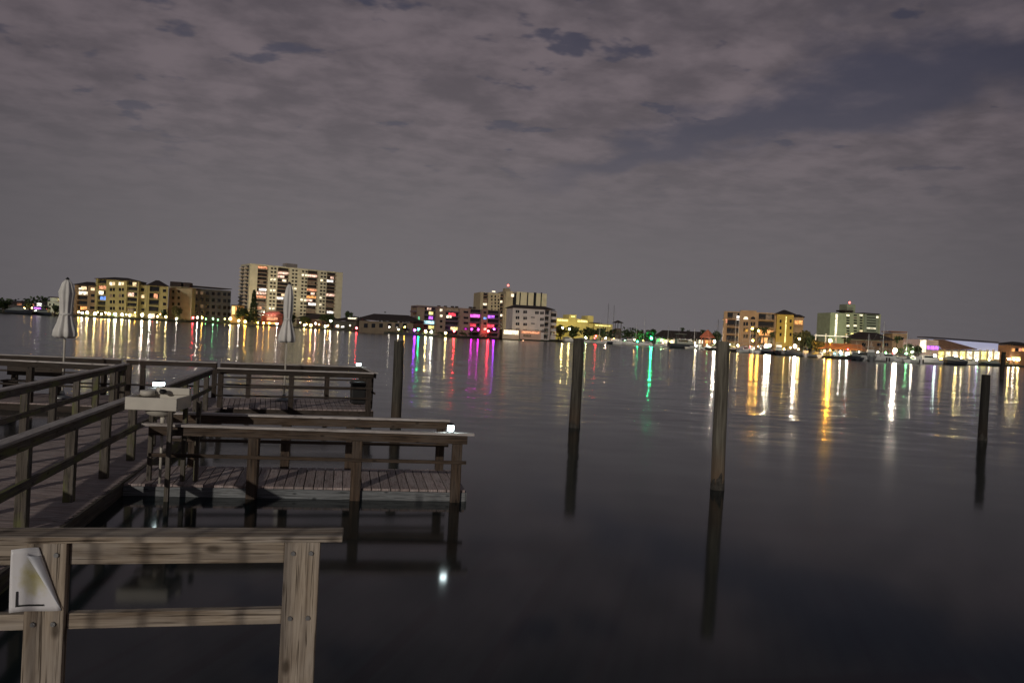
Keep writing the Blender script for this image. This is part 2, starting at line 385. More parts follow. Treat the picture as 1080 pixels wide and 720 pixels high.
M_GROUND = plain('far_ground', (0.05, 0.05, 0.045), 0.9, 0.4, 0.05)

# ------------------------------------------------------------------ setting: water and far ground
wm = MB(); wm.poly([(-4500, -800, 0), (4500, -800, 0), (4500, 6000, 0), (-4500, 6000, 0)])
tag(wm.build('water', M_WATER), kind='structure')
g = MB(); xs = list(range(-400, 1501, 25)); pts = [shore_pt(x) for x in xs]
for a, b in zip(pts, pts[1:]):
    k = 5200 / 400.0
    fa, fb = Vector((a.x * 9, a.y * 9, 1.0)), Vector((b.x * 9, b.y * 9, 1.0))
    g.poly([a, b, fb, fa]); g.poly([(a.x, a.y, -2), (b.x, b.y, -2), b, a])
tag(g.build('ground', M_GROUND), kind='structure')

# ------------------------------------------------------------------ far shore: buildings
EM = {
    'warm': litwin('lit_warm', (1.0, 0.72, 0.40), 1.5), 'cream': litwin('lit_cream', (1.0, 0.86, 0.60), 1.7), 'white': litwin('lit_white', (1.0, 0.95, 0.88), 1.9),
    'pink': litwin('lit_pink', (1.0, 0.62, 0.47), 1.4), 'red': litwin('lit_red', (1.0, 0.06, 0.10), 1.6), 'magenta': litwin('lit_magenta', (1.0, 0.12, 0.85), 2.2),
    'purple': litwin('lit_purple', (0.55, 0.14, 1.0), 1.9), 'blue': litwin('lit_blue', (0.16, 0.36, 1.0), 1.5), 'cyan': litwin('lit_cyan', (0.50, 0.88, 1.0), 1.7),
    'yellow': litwin('lit_yellow', (1.0, 0.85, 0.28), 1.9), 'orange': litwin('lit_orange', (1.0, 0.42, 0.12), 1.3), 'green': litwin('lit_green', (0.2, 1.0, 0.5), 1.5),
    'dim': litwin('lit_dim', (0.9, 0.55, 0.3), 0.12), 'rose': litwin('lit_rose', (1.0, 0.40, 0.20), 1.0)}
M_GLASS = plain('dark_glass', (0.012, 0.013, 0.016), 0.12, 0.3, 1.0, spec=0.6)
M_REDROOF = plain('dark_tile_roof', (0.035, 0.024, 0.022), 0.85, 0.4, 1.2)
def wallmat(name, c): return plain('render_' + name, c, 0.85, 0.16, 0.25)

class Bld:
    """a building whose front runs between two image columns at two distances; parts are in its own frame (x along the front, y into it, z up)"""
    def __init__(s, name, label, cat, xl, dl, xr, dr, depth, base=1.0, group=None, ya=None):
        a = zat(xl, (ya or yshore(xl) - 14), dl); b = zat(xr, (ya + (xr - xl) * .05 if ya else yshore(xr) - 14), dr)
        s.a, s.b = Vector((a.x, a.y)), Vector((b.x, b.y)); s.d = (s.b - s.a); s.w = s.d.length; s.d.normalize(); s.base = base; s.depth = depth
        s.rz = math.atan2(s.d.y, s.d.x)
        s.root = thing(name, label, cat, (s.a.x, s.a.y, base), s.rz, group)
    def p(s, x, y):
        u, v = uv(x, y); k = u / FPX
        t = (s.a.x * s.d.y - s.a.y * s.d.x) / (k * s.d.y - s.d.x)
        q = Vector((k * t, t)); return (q - s.a).dot(s.d), CAMZ + (v - VH) * t / FPX - s.base
    def box(s, name, mat, u0, u1, y0, y1, z0, z1, parent=None):
        return MB().box(u0, u1, y0, y1, z0, z1, 1.0).build(name, mat, parent or s.root)
    def pbox(s, name, mat, x0, ytop, x1, ybot, y0, y1, parent=None):
        u0, zt = s.p(x0, ytop); u1, _ = s.p(x1, ytop); _, zb = s.p((x0 + x1) / 2, ybot)
        return s.box(name, mat, u0, u1, y0, y1, zb, zt, parent)
    def win(s, x0, y0, x1, y1, mat=None, proud=0.08, name='window'):
        return s.pbox(name, mat or M_GLASS, x0, y0, x1, y1, -proud, 0.1)
    def hip(s, x0, ytop, x1, yeave, over=0.8, y0=0.0, y1=None, mat=None, ridge=0.35):
        u0, _ = s.p(x0, yeave); u1, ze = s.p(x1, yeave); _, zt = s.p((x0 + x1) / 2, ytop); ze = s.p((x0 + x1) / 2, yeave)[1]
        y1 = s.depth if y1 is None else y1
        m = MB(); a, b, c, d = u0 - over, u1 + over, y0 - over, y1 + over
        e = (b - a) * ridge; f = (c + d) / 2; t = 0.35
        V = [(a, c, ze), (b, c, ze), (b, d, ze), (a, d, ze), (a, c, ze + t), (b, c, ze + t), (b, d, ze + t), (a, d, ze + t), (a + e, f, zt), (b - e, f, zt)]
        for q in ((0, 3, 2, 1), (0, 1, 5, 4), (1, 2, 6, 5), (2, 3, 7, 6), (3, 0, 4, 7), (4, 5, 9, 8), (5, 6, 9), (6, 7, 8, 9), (7, 4, 8)): m.poly([V[i] for i in q], 1.0)
        return m.build('roof', mat or M_REDROOF, s.root)
    def flat(s, x0, x1, ytop, mat, y0=0.0, y1=None, name='roof', t=0.5, over=0.4):
        u0, z = s.p(x0, ytop); u1, _ = s.p(x1, ytop); z = s.p((x0 + x1) / 2, ytop)[1]
        return s.box(name, mat, u0 - over, u1 + over, y0 - over, (s.depth if y1 is None else y1) + over, z - t, z)
    def bays(s, x0, x1, ytop, wall, bays, nf, z0=0.0, rec=1.7, rail=None, lit=None, slabmat=None, proj=0.25):
        """body with recessed balcony bays; bays = [(xa, xb)], lit {(bay, floor from top): material key}"""
        u0, _ = s.p(x0, ytop); u1, _ = s.p(x1, ytop); zt = s.p((x0 + x1) / 2, ytop)[1]
        m = MB(); m.box(u0, u1, rec, s.depth, z0, zt, 1.0)
        cur = u0; edges = []
        for xa, xb in bays:
            ua = s.p(xa, ytop)[0]; ub = s.p(xb, ytop)[0]
            if ua - cur > 0.05: m.box(cur, ua, 0.0, rec - 0.004, z0, zt, 1.0)
            edges.append((ua, ub)); cur = ub
        if u1 - cur > 0.05: m.box(cur, u1, 0.0, rec - 0.004, z0, zt, 1.0)
        m.build('wall', wall, s.root)
        fh = (zt - z0) / nf
        for bi, (ua, ub) in enumerate(edges):
            for fl in range(nf):
                zf = zt - (fl + 1) * fh
                bm = MB(); bm.box(ua + 0.01, ub - 0.01, -proj, rec - 0.01, zf - 0.12, zf + 0.10, 1.0)
                bm.box(ua + 0.01, ub - 0.01, -proj, -proj + 0.08, zf + 0.10, zf + 0.42, 1.0)
                n = max(2, int((ub - ua) / 0.9))
                for i in range(n + 1):
                    q = ua + 0.05 + (ub - ua - 0.1) * i / n; bm.box(q - 0.03, q + 0.03, -proj + 0.01, -proj + 0.06, zf + 0.42, zf + 1.0, 1.0)
                bm.box(ua + 0.01, ub - 0.01, -proj - 0.01, -proj + 0.09, zf + 1.0, zf + 1.08, 1.0)
                bm.build('balcony', slabmat or wall, s.root)
                k = (lit or {}).get((bi, fl))
                s.box('window', M_GLASS, ua + 0.25, ub - 0.25, rec - 0.08, rec + 0.1, zf + 0.15, zf + fh * 0.86)
                if k:
                    w0 = ub - ua - 0.6; f0_ = rnd.choice((0, 0, .25, .45)); f1_ = rnd.choice((1, 1, .8, .65)); f1_ = max(f1_, f0_ + .4)
                    s.box('lit_room', EM[k], ua + 0.3 + w0 * f0_, ua + 0.3 + w0 * min(1, f1_), rec - 0.14, rec - 0.081, zf + 0.2, zf + fh * 0.80)
        return fh, zt

# --- low houses at the far left
b = Bld('low_house', 'low dark house with one small lit window at the far left shore', 'house', 3, 430, 30, 432, 12)
b.pbox('wall', wallmat('darkhouse', (0.07, 0.06, 0.06)), 3, 321, 30, 333, 0, 10); b.hip(3, 317, 30, 321); b.win(18, 319.8, 23, 321.6, EM['rose']); b.win(8, 323, 12, 327)
b = Bld('low_house', 'low house with a purple porch and a bright white upper window', 'house', 32, 430, 47, 430, 12)
b.pbox('wall', wallmat('purplehouse', (0.10, 0.07, 0.13)), 32, 322, 47, 334, 0, 10); b.hip(32, 317.5, 47, 322); b.win(39.5, 319.6, 44, 322.6, EM['white'], 0.6); b.win(33.5, 320.5, 36, 322.5, EM['rose'], 0.6); b.win(36, 324, 44, 326, EM['purple'])
b.win(36.5, 328.5, 41.5, 331.5, EM['cream'])
b = Bld('white_house', 'narrow white stepped house left of the yellow-lit condominium', 'house', 50.5, 430, 65, 432, 12)
wm_ = wallmat('palehouse', (0.52, 0.56, 0.45)); b.pbox('wall', wm_, 50.5, 318, 65, 334, 0, 11); b.pbox('upper_wall', wm_, 53, 313.5, 61, 318, 0.4, 9); b.flat(53, 61, 313, M_REDROOF, 0.4, 9)
for y in (320, 324): b.win(52, y, 53.6, y + 2.6); b.win(56, y, 57.6, y + 2.6)

# --- yellow-lit condominium
YEL = wallmat('ochre', (0.27, 0.235, 0.105)); YEL2 = wallmat('ochre_brown', (0.20, 0.135, 0.08))
b = Bld('condominium_block', 'left end block of the yellow-lit condominium with dark hip roof and lit upper rooms', 'apartment block', 79, 472, 101, 474, 16, ya=305)
b.bays(79, 101, 301, YEL2, [(82, 93)], 6, lit={(0, 0): 'warm', (0, 1): 'cream', (0, 4): 'orange'}, rail=None); b.hip(79, 296.5, 101, 301)
b.win(96, 303.5, 100, 306.2, EM['warm']); b.win(96, 310, 100, 313); b.win(96, 316, 100, 319); b.win(95, 323, 100, 326); b.win(83.2, 303.2, 85.8, 306.2, EM['cream'])
b = Bld('condominium_block', 'tallest block of the yellow-lit condominium with three lit rooms under its roof', 'apartment block', 101.3, 474, 147, 480, 18, ya=305)
b.bays(101.3, 147, 295.5, YEL, [(103.5, 112.5), (134.5, 145.5)], 7, lit={(0, 2): 'cream', (0, 3): 'blue', (1, 0): 'warm', (1, 2): 'pink', (1, 5): 'dim', (0, 1): 'rose'}); b.hip(101.3, 291.8, 146, 295.5)
for x in (116, 125.5):
    for i, y in enumerate((297.5, 303.5, 310, 316.5, 323.5)):
        b.win(x, y, x + 2.6, y + 3.4, EM['cream'] if i == 0 else (EM['dim'] if (i == 2) else None)); b.win(x + 3.2, y, x + 5.4, y + 3.4, EM['warm'] if i == 0 else None)
b = Bld('condominium_link', 'narrow lower link between the two hip-roofed condominium blocks', 'apartment block', 147.3, 484, 156, 485, 14)
b.pbox('wall', YEL, 147.3, 300.5, 156, 335, 0, 14); b.flat(147.3, 156, 300, M_REDROOF)
for y in (304, 311, 318, 325): b.win(149, y, 152.5, y + 3, EM['warm'] if y == 311 else None)
b = Bld('condominium_block', 'condominium block with pointed hip roof and four balcony rows, right of the link', 'apartment block', 156.3, 484, 178, 490, 17, ya=305)
b.bays(156.3, 178, 301.5, YEL, [(158, 169)], 5, lit={(0, 1): 'rose', (0, 4): 'cream'}); b.hip(156.3, 295, 177, 301.5, ridge=0.42)
for y in (305, 312, 319, 326): b.win(172, y, 175.5, y + 3)
b = Bld('beige_block', 'beige block with blank wall and two dark roof boxes beside the grey block', 'apartment block', 178.4, 508, 203, 511, 18, ya=305)
BEI = wallmat('beige', (0.26, 0.225, 0.14)); b.pbox('wall', BEI, 178.4, 303, 203, 337, 0, 18); b.flat(178.4, 203, 302.5, BEI, t=0.4)
b.pbox('roof_box', M_REDROOF, 178.8, 296.5, 190.5, 302.6, 2, 10); b.pbox('roof_box', M_REDROOF, 193, 297.5, 200, 303, 2, 10)
for y in (306, 312.5, 319, 325.5): b.win(181.5, y, 184, y + 3); b.win(187.5, y, 190, y + 3)
b = Bld('grey_block', 'dim grey five-storey block with a red tinted base, right of the beige block', 'apartment block', 203.4, 520, 244, 540, 18, ya=305)
GRY = wallmat('grey', (0.06, 0.057, 0.057)); b.pbox('wall', GRY, 203.4, 303.5, 244, 339, 0, 18); b.flat(203.4, 244, 302.8, M_REDROOF, t=0.5)
for i, x in enumerate((205.5, 211.5, 217.5, 223.5, 229.5, 235.5, 240.3)):
    for j, y in enumerate((306.5, 313.5, 320.5, 327.5)):
        dy = (x - 205) * 0.06
        b.win(x, y + dy, x + 3.2, y + dy + 3.6, EM['dim'] if (i, j) in ((0, 0), (1, 0), (1, 2)) else (EM['rose'] if (i, j) == (3, 1) and False else None))
b = Bld('lit_kiosk', 'small orange-lit house squeezed between the grey block and the cypress', 'house', 244.3, 530, 253, 530, 10)
b.pbox('wall', wallmat('kiosk', (0.5, 0.3, 0.12)), 244.3, 322, 253, 342, 0, 9); b.flat(244.3, 253, 321.5, M_REDROOF); b.win(245, 323, 248, 331, EM['yellow']); b.win(249, 324, 251.5, 329, EM['orange'])

# --- tall cream tower
CRM = wallmat('cream', (0.46, 0.42, 0.31)); CRM2 = wallmat('cream_shade', (0.60, 0.50, 0.38)); BRN = wallmat('brown_balcony', (0.16, 0.10, 0.075))
b = Bld('apartment_tower', 'tall cream apartment tower with four dark balcony columns and scattered lit rooms', 'apartment tower', 264, 545, 362, 590, 24, ya=281)
lit = {(0, 0): 'rose', (0, 6): 'white', (0, 7): 'pink', (0, 8): 'rose', (0, 10): 'dim', (0, 11): 'rose', (0, 4): 'dim', (1, 1): 'pink', (1, 2): 'pink', (1, 3): 'cream', (1, 7): 'warm', (1, 8): 'white', (1, 9): 'dim', (2, 1): 'pink', (2, 5): 'rose',
       (2, 6): 'pink', (2, 7): 'orange', (2, 8): 'pink', (2, 9): 'white', (2, 3): 'dim', (3, 1): 'pink', (3, 2): 'white', (3, 6): 'pink', (3, 11): 'white', (3, 9): 'dim', (2, 11): 'dim'}
fh, zt = b.bays(264, 362, 283.6, CRM, [(272.2, 283.2), (293.5, 305.5), (325, 336), (345.5, 355.2)], 16, lit=lit, slabmat=BRN)
for gx, litset in (((285, 288.6), {3, 6, 11}), ((307.5, 311), {5}), ((318, 321.6), {1, 8}), ((338, 341.4), {2, 7, 9})):
    u0 = b.p(gx[0], 300)[0]; u1 = b.p(gx[1], 300)[0]
    for fl in range(15):
        zf = zt - (fl + 1) * fh
        m = MB(); m.box(u0, u0 + 1.7, -0.07, 0.1, zf + 0.75, zf + 2.05, 1.0); 
        m2 = MB(); m2.box(u1, u1 + 1.7, -0.07, 0.1, zf + 0.75, zf + 2.05, 1.0); m2.build('window', EM['cream'] if fl in litset and gx[0] < 330 else M_GLASS, b.root)
        m.build('window', EM['cream'] if fl in litset else M_GLASS, b.root)
b.box('parapet', CRM, b.p(264, 283.6)[0] - 0.1, b.p(362, 283.6)[0] + 0.1, -0.1, 24.1, zt, zt + 0.7)
for fl in range(15):
    zf = zt - (fl + 1) * fh
    m = MB(); m.box(-1.6, -0.01, 2.5, 10.5, zf - 0.1, zf + 0.12, 1.0); m.box(-1.6, -1.5, 2.5, 10.5, zf + 0.12, zf + 1.0, 1.0)
    m.box(-1.6, -0.01, 13.5, 21.5, zf - 0.1, zf + 0.12, 1.0); m.box(-1.6, -1.5, 13.5, 21.5, zf + 0.12, zf + 1.0, 1.0); m.build('side_balcony', CRM2, b.root)
    b.box('side_window', M_GLASS, -0.08, 0.05, 3, 10, zf + 0.15, zf + 2.1); b.box('side_window', M_GLASS, -0.08, 0.05, 14, 21, zf + 0.15, zf + 2.1)
u0 = b.p(305, 275)[0]; u1 = b.p(317, 275)[0]; b.box('roof_box', wallmat('roofbox', (0.25, 0.22, 0.2)), u0, u1, 6, 14, zt + 0.7, zt + 4.2)

# --- low restaurant with red wall, dark houses under the tower
b = Bld('red_restaurant', 'low restaurant with a glowing red wall under the cream tower', 'restaurant', 276, 520, 299, 522, 12)
b.pbox('wall', wallmat('redwall', (0.14, 0.035, 0.025)), 276, 332, 299, 344, 0, 11); b.hip(276, 328, 299, 332, mat=plain('red_roof', (0.16, 0.03, 0.025), 0.8)); b.win(281.5, 334.2, 293, 337.6, EM['rose'], 0.2); b.win(281, 339.5, 292, 341.5, EM['orange'], 0.2)
b = Bld('shore_house', 'dark low house with two small porch lights right of the closed umbrella', 'house', 313, 500, 348, 490, 12)
b.pbox('wall', wallmat('darkbrown', (0.09, 0.06, 0.05)), 313, 336.5, 348, 349, 0, 11); b.hip(313, 330.5, 348, 336.5); b.win(318, 338.5, 322, 341, EM['dim']); b.win(327, 343, 329, 345.5, EM['cream']); b.win(340, 339, 343, 342)
b = Bld('shore_house', 'dark house with flat awning lights beside the small round tree', 'house', 352, 440, 376, 430, 11)
b.pbox('wall', wallmat('darkgreen', (0.06, 0.06, 0.05)), 352, 338, 376, 352, 0, 10); b.hip(352, 334, 376, 338); b.win(353.5, 343, 356.5, 345, EM['pink']); b.win(360, 343.5, 363, 345.5, EM['white']); b.win(368, 334.8, 377, 336.4, EM['cream'], 0.9)
b = Bld('long_low_building', 'long low tan building under a dark brown roof, left of the neon condominium', 'building', 379, 380, 436, 372, 14)
b.pbox('wall', wallmat('tan_dim', (0.15, 0.115, 0.08)), 379, 338, 436, 354, 0, 13); b.hip(377, 331, 436, 338, ridge=0.2)
for x in (384, 392, 400, 409, 417, 425): b.win(x, 341, x + 4, 345.5)

# --- condominium with coloured lights
TAN = wallmat('tan', (0.20, 0.155, 0.115)); MAU = wallmat('mauve', (0.11, 0.085, 0.11)); ORG = wallmat('orange_tan', (0.42, 0.24, 0.08))
b = Bld('neon_condominium', 'five-storey condominium with balconies lit yellow, red and purple', 'apartment block', 440, 384, 528, 400, 16)
lit = {(0, 0): 'pink', (0, 1): 'yellow', (0, 2): 'purple', (0, 3): 'cyan', (0, 4): 'yellow', (1, 0): 'dim', (1, 1): 'red', (1, 4): 'yellow', (2, 1): 'magenta', (2, 3): 'red', (3, 1): 'purple', (3, 3): 'red', (3, 0): None}
fh, zt = b.bays(440, 528, 324.5, TAN, [(448, 460), (470.5, 485), (496.5, 508), (515, 527.5)], 6, lit=lit, slabmat=MAU)
for i, y in enumerate((325.8, 331.8, 337.3, 343.2)):
    b.win(464, y, 466.6, y + 2.6, EM['cream'] if i in (0, 1) else None); b.win(489, y + 2, 494, y + 4.4); b.win(510, y + 2.6, 513, y + 4.8, EM['blue'] if i == 1 else (EM['pink'] if i == 3 else None))
b.win(471, 332.4, 476, 335.2, EM['cream'], 0.3, 'lit_panel')
for i, y in enumerate((327.4, 333.2, 339.2, 345)): b.pbox('end_balcony', MAU, 434.8, y, 440, y + 1.6, 0.5, 6)
b.win(441.2, 334, 442.6, 337.6, EM['green'], 0.2, 'green_light')
for x in (463.5, 470.5, 478, 482.5, 497, 501): b.pbox('roof_unit', M_REDROOF, x, 321.9 + (x - 463) * 0.04, x + 2.6, 324.4 + (x - 463) * 0.04, 3, 5)
b.flat(440, 460, 323.2, MAU, y1=10, t=0.5, over=0.8)

# --- tower behind
b = Bld('twin_tower', 'pale brown tower with dark vertical strips and a red beacon on top', 'apartment tower', 507, 520, 577, 535, 20, ya=309)
TW = wallmat('tower_tan', (0.32, 0.265, 0.18)); TW2 = wallmat('tower_pale', (0.46, 0.41, 0.30))
fh, zt = b.bays(507, 533, 308.8, TW, [(510, 515), (528, 532)], 13, lit={(0, 2): 'dim', (0, 3): 'cream', (1, 2): 'cream', (1, 6): 'cream', (0, 7): 'warm'}, slabmat=BRN)
for x in (518, 521.6, 525):
    for i in range(11):
        y = 311.5 + i * 3.5; b.win(x, y, x + 1.5, y + 2.2, EM['dim'] if (int(x) + i) % 5 == 0 else None)
b.pbox('middle_wall', TW, 533.2, 307, 541, 360, -1, 20); b.win(538.8, 309.5, 541.6, 313, EM['cream'], 1.1)
b.pbox('stair_strip', M_GLASS, 541.2, 309, 545, 360, 0.6, 19)
b.pbox('right_wall', TW2, 545.2, 307.6, 577, 360, 0, 20)
for x, w_ in ((548.2, 1.2), (556, 1.3), (563, 2.8), (570.5, 1.2)): b.pbox('dark_strip', M_GLASS, x, 308.4, x + w_, 330, -0.1, 0.1)
b.pbox('roof_room', TW, 534.5, 303.5, 540, 307, 4, 10)
bm_ = MB(); u, z = b.p(538, 301); bm_.ball((u, 5, z + 0.3), 0.75); bm_.build('beacon', emit('beacon_red', (1.0, 0.10, 0.08), 6), b.root); b.box('beacon_mast', M_STEEL, u - 0.1, u + 0.1, 4.9, 5.1, z - 3, z)
b.win(519, 306.6, 522.5, 308, EM['cream'], 0.0, 'roof_lamp')

# --- white four-storey block
b = Bld('white_block', 'white four-storey block with dark hip roof above a lit podium', 'apartment block', 541, 440, 581, 446, 16, ya=331)
WHT = wallmat('white', (0.55, 0.49, 0.47)); b.bays(541, 581, 325.5, WHT, [(575, 580.3)], 5, lit={}); b.hip(541, 321.8, 584, 325.6, ridge=0.15)
for x in (544, 552, 564.5, 569.8):
    for y in (327, 333.5, 340, 346):
        if x == 564.5 and y > 327 and y < 345: b.win(560, y + 0.6, 564, y + 1.6); continue
        b.win(x, y + (x - 544) * 0.06, x + 1.7, y + 3 + (x - 544) * 0.06); b.win(x + 2.1, y + (x - 544) * 0.06, x + 3.7, y + 3 + (x - 544) * 0.06)
e = Bld('white_block', '', '', 581, 446, 588.5, 462, 3); bpy.data.objects.remove(e.root)
b.pbox('side_wall', WHT, 581.2, 327.6, 589, 358, 3, 14)
for y in (330, 336.5, 343, 349.5): b.pbox('side_balcony', M_GLASS, 582.5, y, 588.4, y + 3.8, 2.85, 3.2)
b = Bld('lit_podium', 'cream waterfront pavilion with brightly lit front below the white block', 'pavilion', 530, 405, 571, 412, 9)
b.pbox('wall', wallmat('podium', (0.6, 0.5, 0.36)), 530.5, 347, 548, 357.5, 0, 8); b.pbox('open_hall', wallmat('podium2', (0.5, 0.36, 0.28)), 549, 347.6, 571, 358, 0.4, 8); b.flat(549, 571, 347, M_WHITE, t=0.3)
b.win(531.5, 347.8, 547, 352.5, EM['cream'], 0.1); b.win(550, 349, 569, 351.6, EM['rose'], 0.1); b.win(552, 352.5, 560, 355, EM['dim'], 0.1)
b = Bld('yellow_hotel', 'stepped hotel glowing yellow behind dark trees', 'hotel', 586, 640, 646, 655, 20)
YH = wallmat('hotel', (0.62, 0.52, 0.20)); b.pbox('wall', YH, 586, 335, 600, 362, 0, 16); b.pbox('stair_tower', YH, 600.2, 331.6, 607.5, 362, -1, 16); b.pbox('main_wall', YH, 607.7, 336.2, 621, 364, 0, 16)
b.pbox('end_tower', YH, 620.2, 332.8, 626.5, 364, 1, 16); b.pbox('low_wing', YH, 626.7, 341, 646, 365, 0, 12); b.flat(622, 634, 340.2, M_REDROOF, -1, 12)
b.win(588, 336.4, 599, 338.6, EM['yellow']); b.win(609, 337.4, 619.5, 339.6, EM['yellow']); b.win(602, 333, 606, 334.4, EM['yellow'], 1.1); b.win(628, 342.4, 644, 343.8, EM['yellow'])
b = Bld('lookout_tower', 'small dark lookout tower with pyramid roof beside the masts', 'tower', 648.3, 520, 656, 520, 5)
b.pbox('wall', wallmat('lookout', (0.06, 0.045, 0.035)), 649.2, 346, 655.4, 364, 0.4, 4.6); b.hip(648.3, 337.6, 656, 340.5, ridge=0.48, over=0.9)
for x in (648.8, 651.6, 655): b.pbox('roof_post', M_REDROOF, x, 340.5, x + 0.6, 346, 0.3, 0.7)
b = Bld('long_boathouse', 'long dark-roofed boathouse with a row of lit white columns', 'boathouse', 690, 500, 741, 485, 16)
b.hip(690, 348.6, 741, 356.6, ridge=0.12, over=1.0, mat=M_REDROOF); b.pbox('wall', wallmat('boathouse', (0.30, 0.26, 0.18)), 691, 356.8, 740, 368, 4, 15)
for x in (692, 698, 704, 710.5, 716.5, 722.5, 728.5, 734.5, 739.5): b.pbox('column', M_WHITE, x, 356.7, x + 0.8, 368.5, -0.4, 0.2)
for x, k in ((699, 'cream'), (706, 'cream'), (711.6, 'white'), (724, 'cream'), (729.6, 'dim'), (735.6, 'cream')): b.pbox('window', EM[k], x, 358.3, x + 4.4, 362, 3.9, 4.1)
b = Bld('orange_hut', 'small steep-roofed hut lit orange at the right end of the boathouse', 'hut', 738.5, 440, 748, 436, 7)
OH = plain('hut_roof', (0.30, 0.09, 0.05), 0.8); b.hip(738.5, 347.5, 748, 356, ridge=0.42, mat=OH, over=0.3)
for x in (739, 743, 747.2): b.pbox('hut_post', OH, x, 356, x + 0.8, 370, 0.2, 0.7)
b.pbox('wall', wallmat('hut', (0.42, 0.24, 0.12)), 739.5, 357.5, 747.5, 370, 3, 6.5); b.pbox('window', EM['orange'], 741, 358.5, 746.5, 361.5, 2.9, 3.1)

# --- orange lit condominium
OC = wallmat('apricot', (0.33, 0.23, 0.14)); OY = wallmat('yellow_tower', (0.42, 0.30, 0.07))
b = Bld('apricot_condominium', 'apricot five-storey condominium with arched windows and a yellow corner tower', 'apartment block', 764, 415, 838, 405, 18, ya=333)
b.bays(764, 819, 329, OC, [(767, 780.5), (800, 817.5)], 5, lit={(0, 0): 'dim', (1, 0): 'dim', (1, 2): 'orange', (1, 3): 'orange'})
b.win(777, 333, 780.2, 337.6, EM['white'], -1.3, 'lit_room') if False else b.pbox('lit_room', EM['white'], 777, 333, 780.2, 337.4, 1.2, 1.4)
for x, k in ((784, 'cream'), (791.6, None)):                       # arched top windows
    u0, z0 = b.p(x, 336.6); u1, z1 = b.p(x + 5, 332.4); r_ = (u1 - u0) / 2
    pts_ = [(u0, z0), (u1, z0)] + [(u0 + r_ + r_ * math.cos(a_), z0 + 0.5 + r_ * 0.85 * math.sin(a_)) for a_ in [math.pi * i / 8 for i in range(9)]]
    MB().prism(pts_, -0.1, 0.1).build('arched_window', EM[k] if k else M_GLASS, b.root)
    for y in (339.4, 345.8, 352.5): b.win(x, y, x + 2.2, y + 4); b.win(x + 2.7, y, x + 5, y + 4)
b.pbox('end_balcony', OC, 762.4, 336, 764, 337.4, 0.4, 6); b.pbox('end_balcony', OC, 762.4, 343, 764, 344.4, 0.4, 6); b.pbox('end_balcony', OC, 762.4, 350, 764, 351.4, 0.4, 6); b.win(765.2, 336.4, 767, 340.4, EM['rose'], 0.2)
b.pbox('raised_parapet', OC, 781, 327, 798, 329, 0, 5); b.pbox('corner_tower', OY, 819.2, 331.5, 837, 374, -1.5, 14); b.hip(819, 326.2, 837, 331.6, ridge=0.45, y0=-1.5, y1=14, over=0.9)
b.pbox('light_strip', EM['yellow'], 828.4, 334, 829.4, 362, -1.62, -1.4); b.pbox('side_wing', OC, 837.2, 334, 848, 374, 2, 14); b.hip(837.6, 331, 847.6, 334.4, y0=2, y1=14, ridge=0.3)
b.pbox('lit_balcony', EM['orange'], 838.6, 337.6, 846.8, 342, 1.85, 2.05); b.pbox('side_balcony', OC, 838, 342.4, 847.6, 343.8, 0.8, 2)
for x in (822, 832.6):
    for y in (337, 344, 351): b.win(x, y, x + 2, y + 3.4, None, 1.6)

# --- pale green tower and lower buildings at the right
b = Bld('pale_green_tower', 'pale green tower with stepped top, vertical light strip and red beacon', 'apartment tower', 876, 610, 928.5, 620, 20, ya=331)
PG = wallmat('pale_green', (0.36, 0.37, 0.23)); PG2 = wallmat('grey_green', (0.26, 0.28, 0.20))
b.pbox('wall', PG, 876, 329.6, 892, 366, 0, 18); b.pbox('light_strip', EM['cream'], 881.2, 331.2, 883.4, 355, -0.12, 0.1)
b.pbox('centre_wall', PG, 892.2, 329.5, 912, 368, 1, 19); b.pbox('right_wall', PG2, 912.2, 331, 926.8, 368, 0, 18); b.flat(911, 926.8, 330.2, M_REDROOF, 0, 18, t=0.8); b.pbox('edge_wall', PG, 927, 331.5, 928.5, 366, -0.6, 17)
b.pbox('crown_block', PG2, 896.5, 320.5, 905.5, 329.5, 4, 14); b.flat(892, 900, 327, M_REDROOF, 1, 12, t=1.4)
for i in range(9):
    y = 331.6 + i * 2.75
    b.pbox('window', EM['cream'] if i in (0, 4) else M_GLASS, 893.4, y, 896.6, y + 1.5, 0.9, 1.1)
    b.pbox('window', EM['cream'] if i == 4 else (EM['dim'] if i % 3 == 1 else M_GLASS), 901, y, 904.4, y + 1.5, 0.9, 1.1)
    b.pbox('window', EM['cream'] if i == 0 else (EM['warm'] if i == 6 else M_GLASS), 907.4, y, 910.4, y + 1.5, 0.9, 1.1)
    b.pbox('window', EM['cream'] if i == 5 else M_GLASS, 914, y, 923.6, y + 1.2, -0.1, 0.1)
b.pbox('window', EM['yellow'], 898, 351.2, 901, 353.4, 0.9, 1.1); b.pbox('window', EM['cream'], 924, 333.4, 926.4, 335.4, -0.1, 0.1)
u, z = b.p(902.4, 319.2); MB().ball((u, 8, z + 0.4), 0.9).build('beacon', emit('beacon_red', (1.0, 0.10, 0.08), 6), b.root); b.box('beacon_mast', M_STEEL, u - 0.12, u + 0.12, 7.9, 8.1, z - 1.5, z)
b = Bld('canopy', 'thin white lit canopy on posts left of the orange lamp', 'canopy', 859, 330, 893, 322, 5)
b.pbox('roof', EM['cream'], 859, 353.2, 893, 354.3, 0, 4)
for x in (859.5, 870, 881, 892): b.pbox('post', M_WHITE, x, 351.6, x + 0.9, 374, 1, 1.6)
b = Bld('brown_roof_house', 'wide low house with dark brown hip roof in front of the pale green tower', 'house', 897, 330, 941, 326, 15)
b.pbox('wall', wallmat('brown_house', (0.13, 0.085, 0.055)), 897, 358, 941, 380, 0, 14); b.hip(897, 350, 941, 358, ridge=0.3)
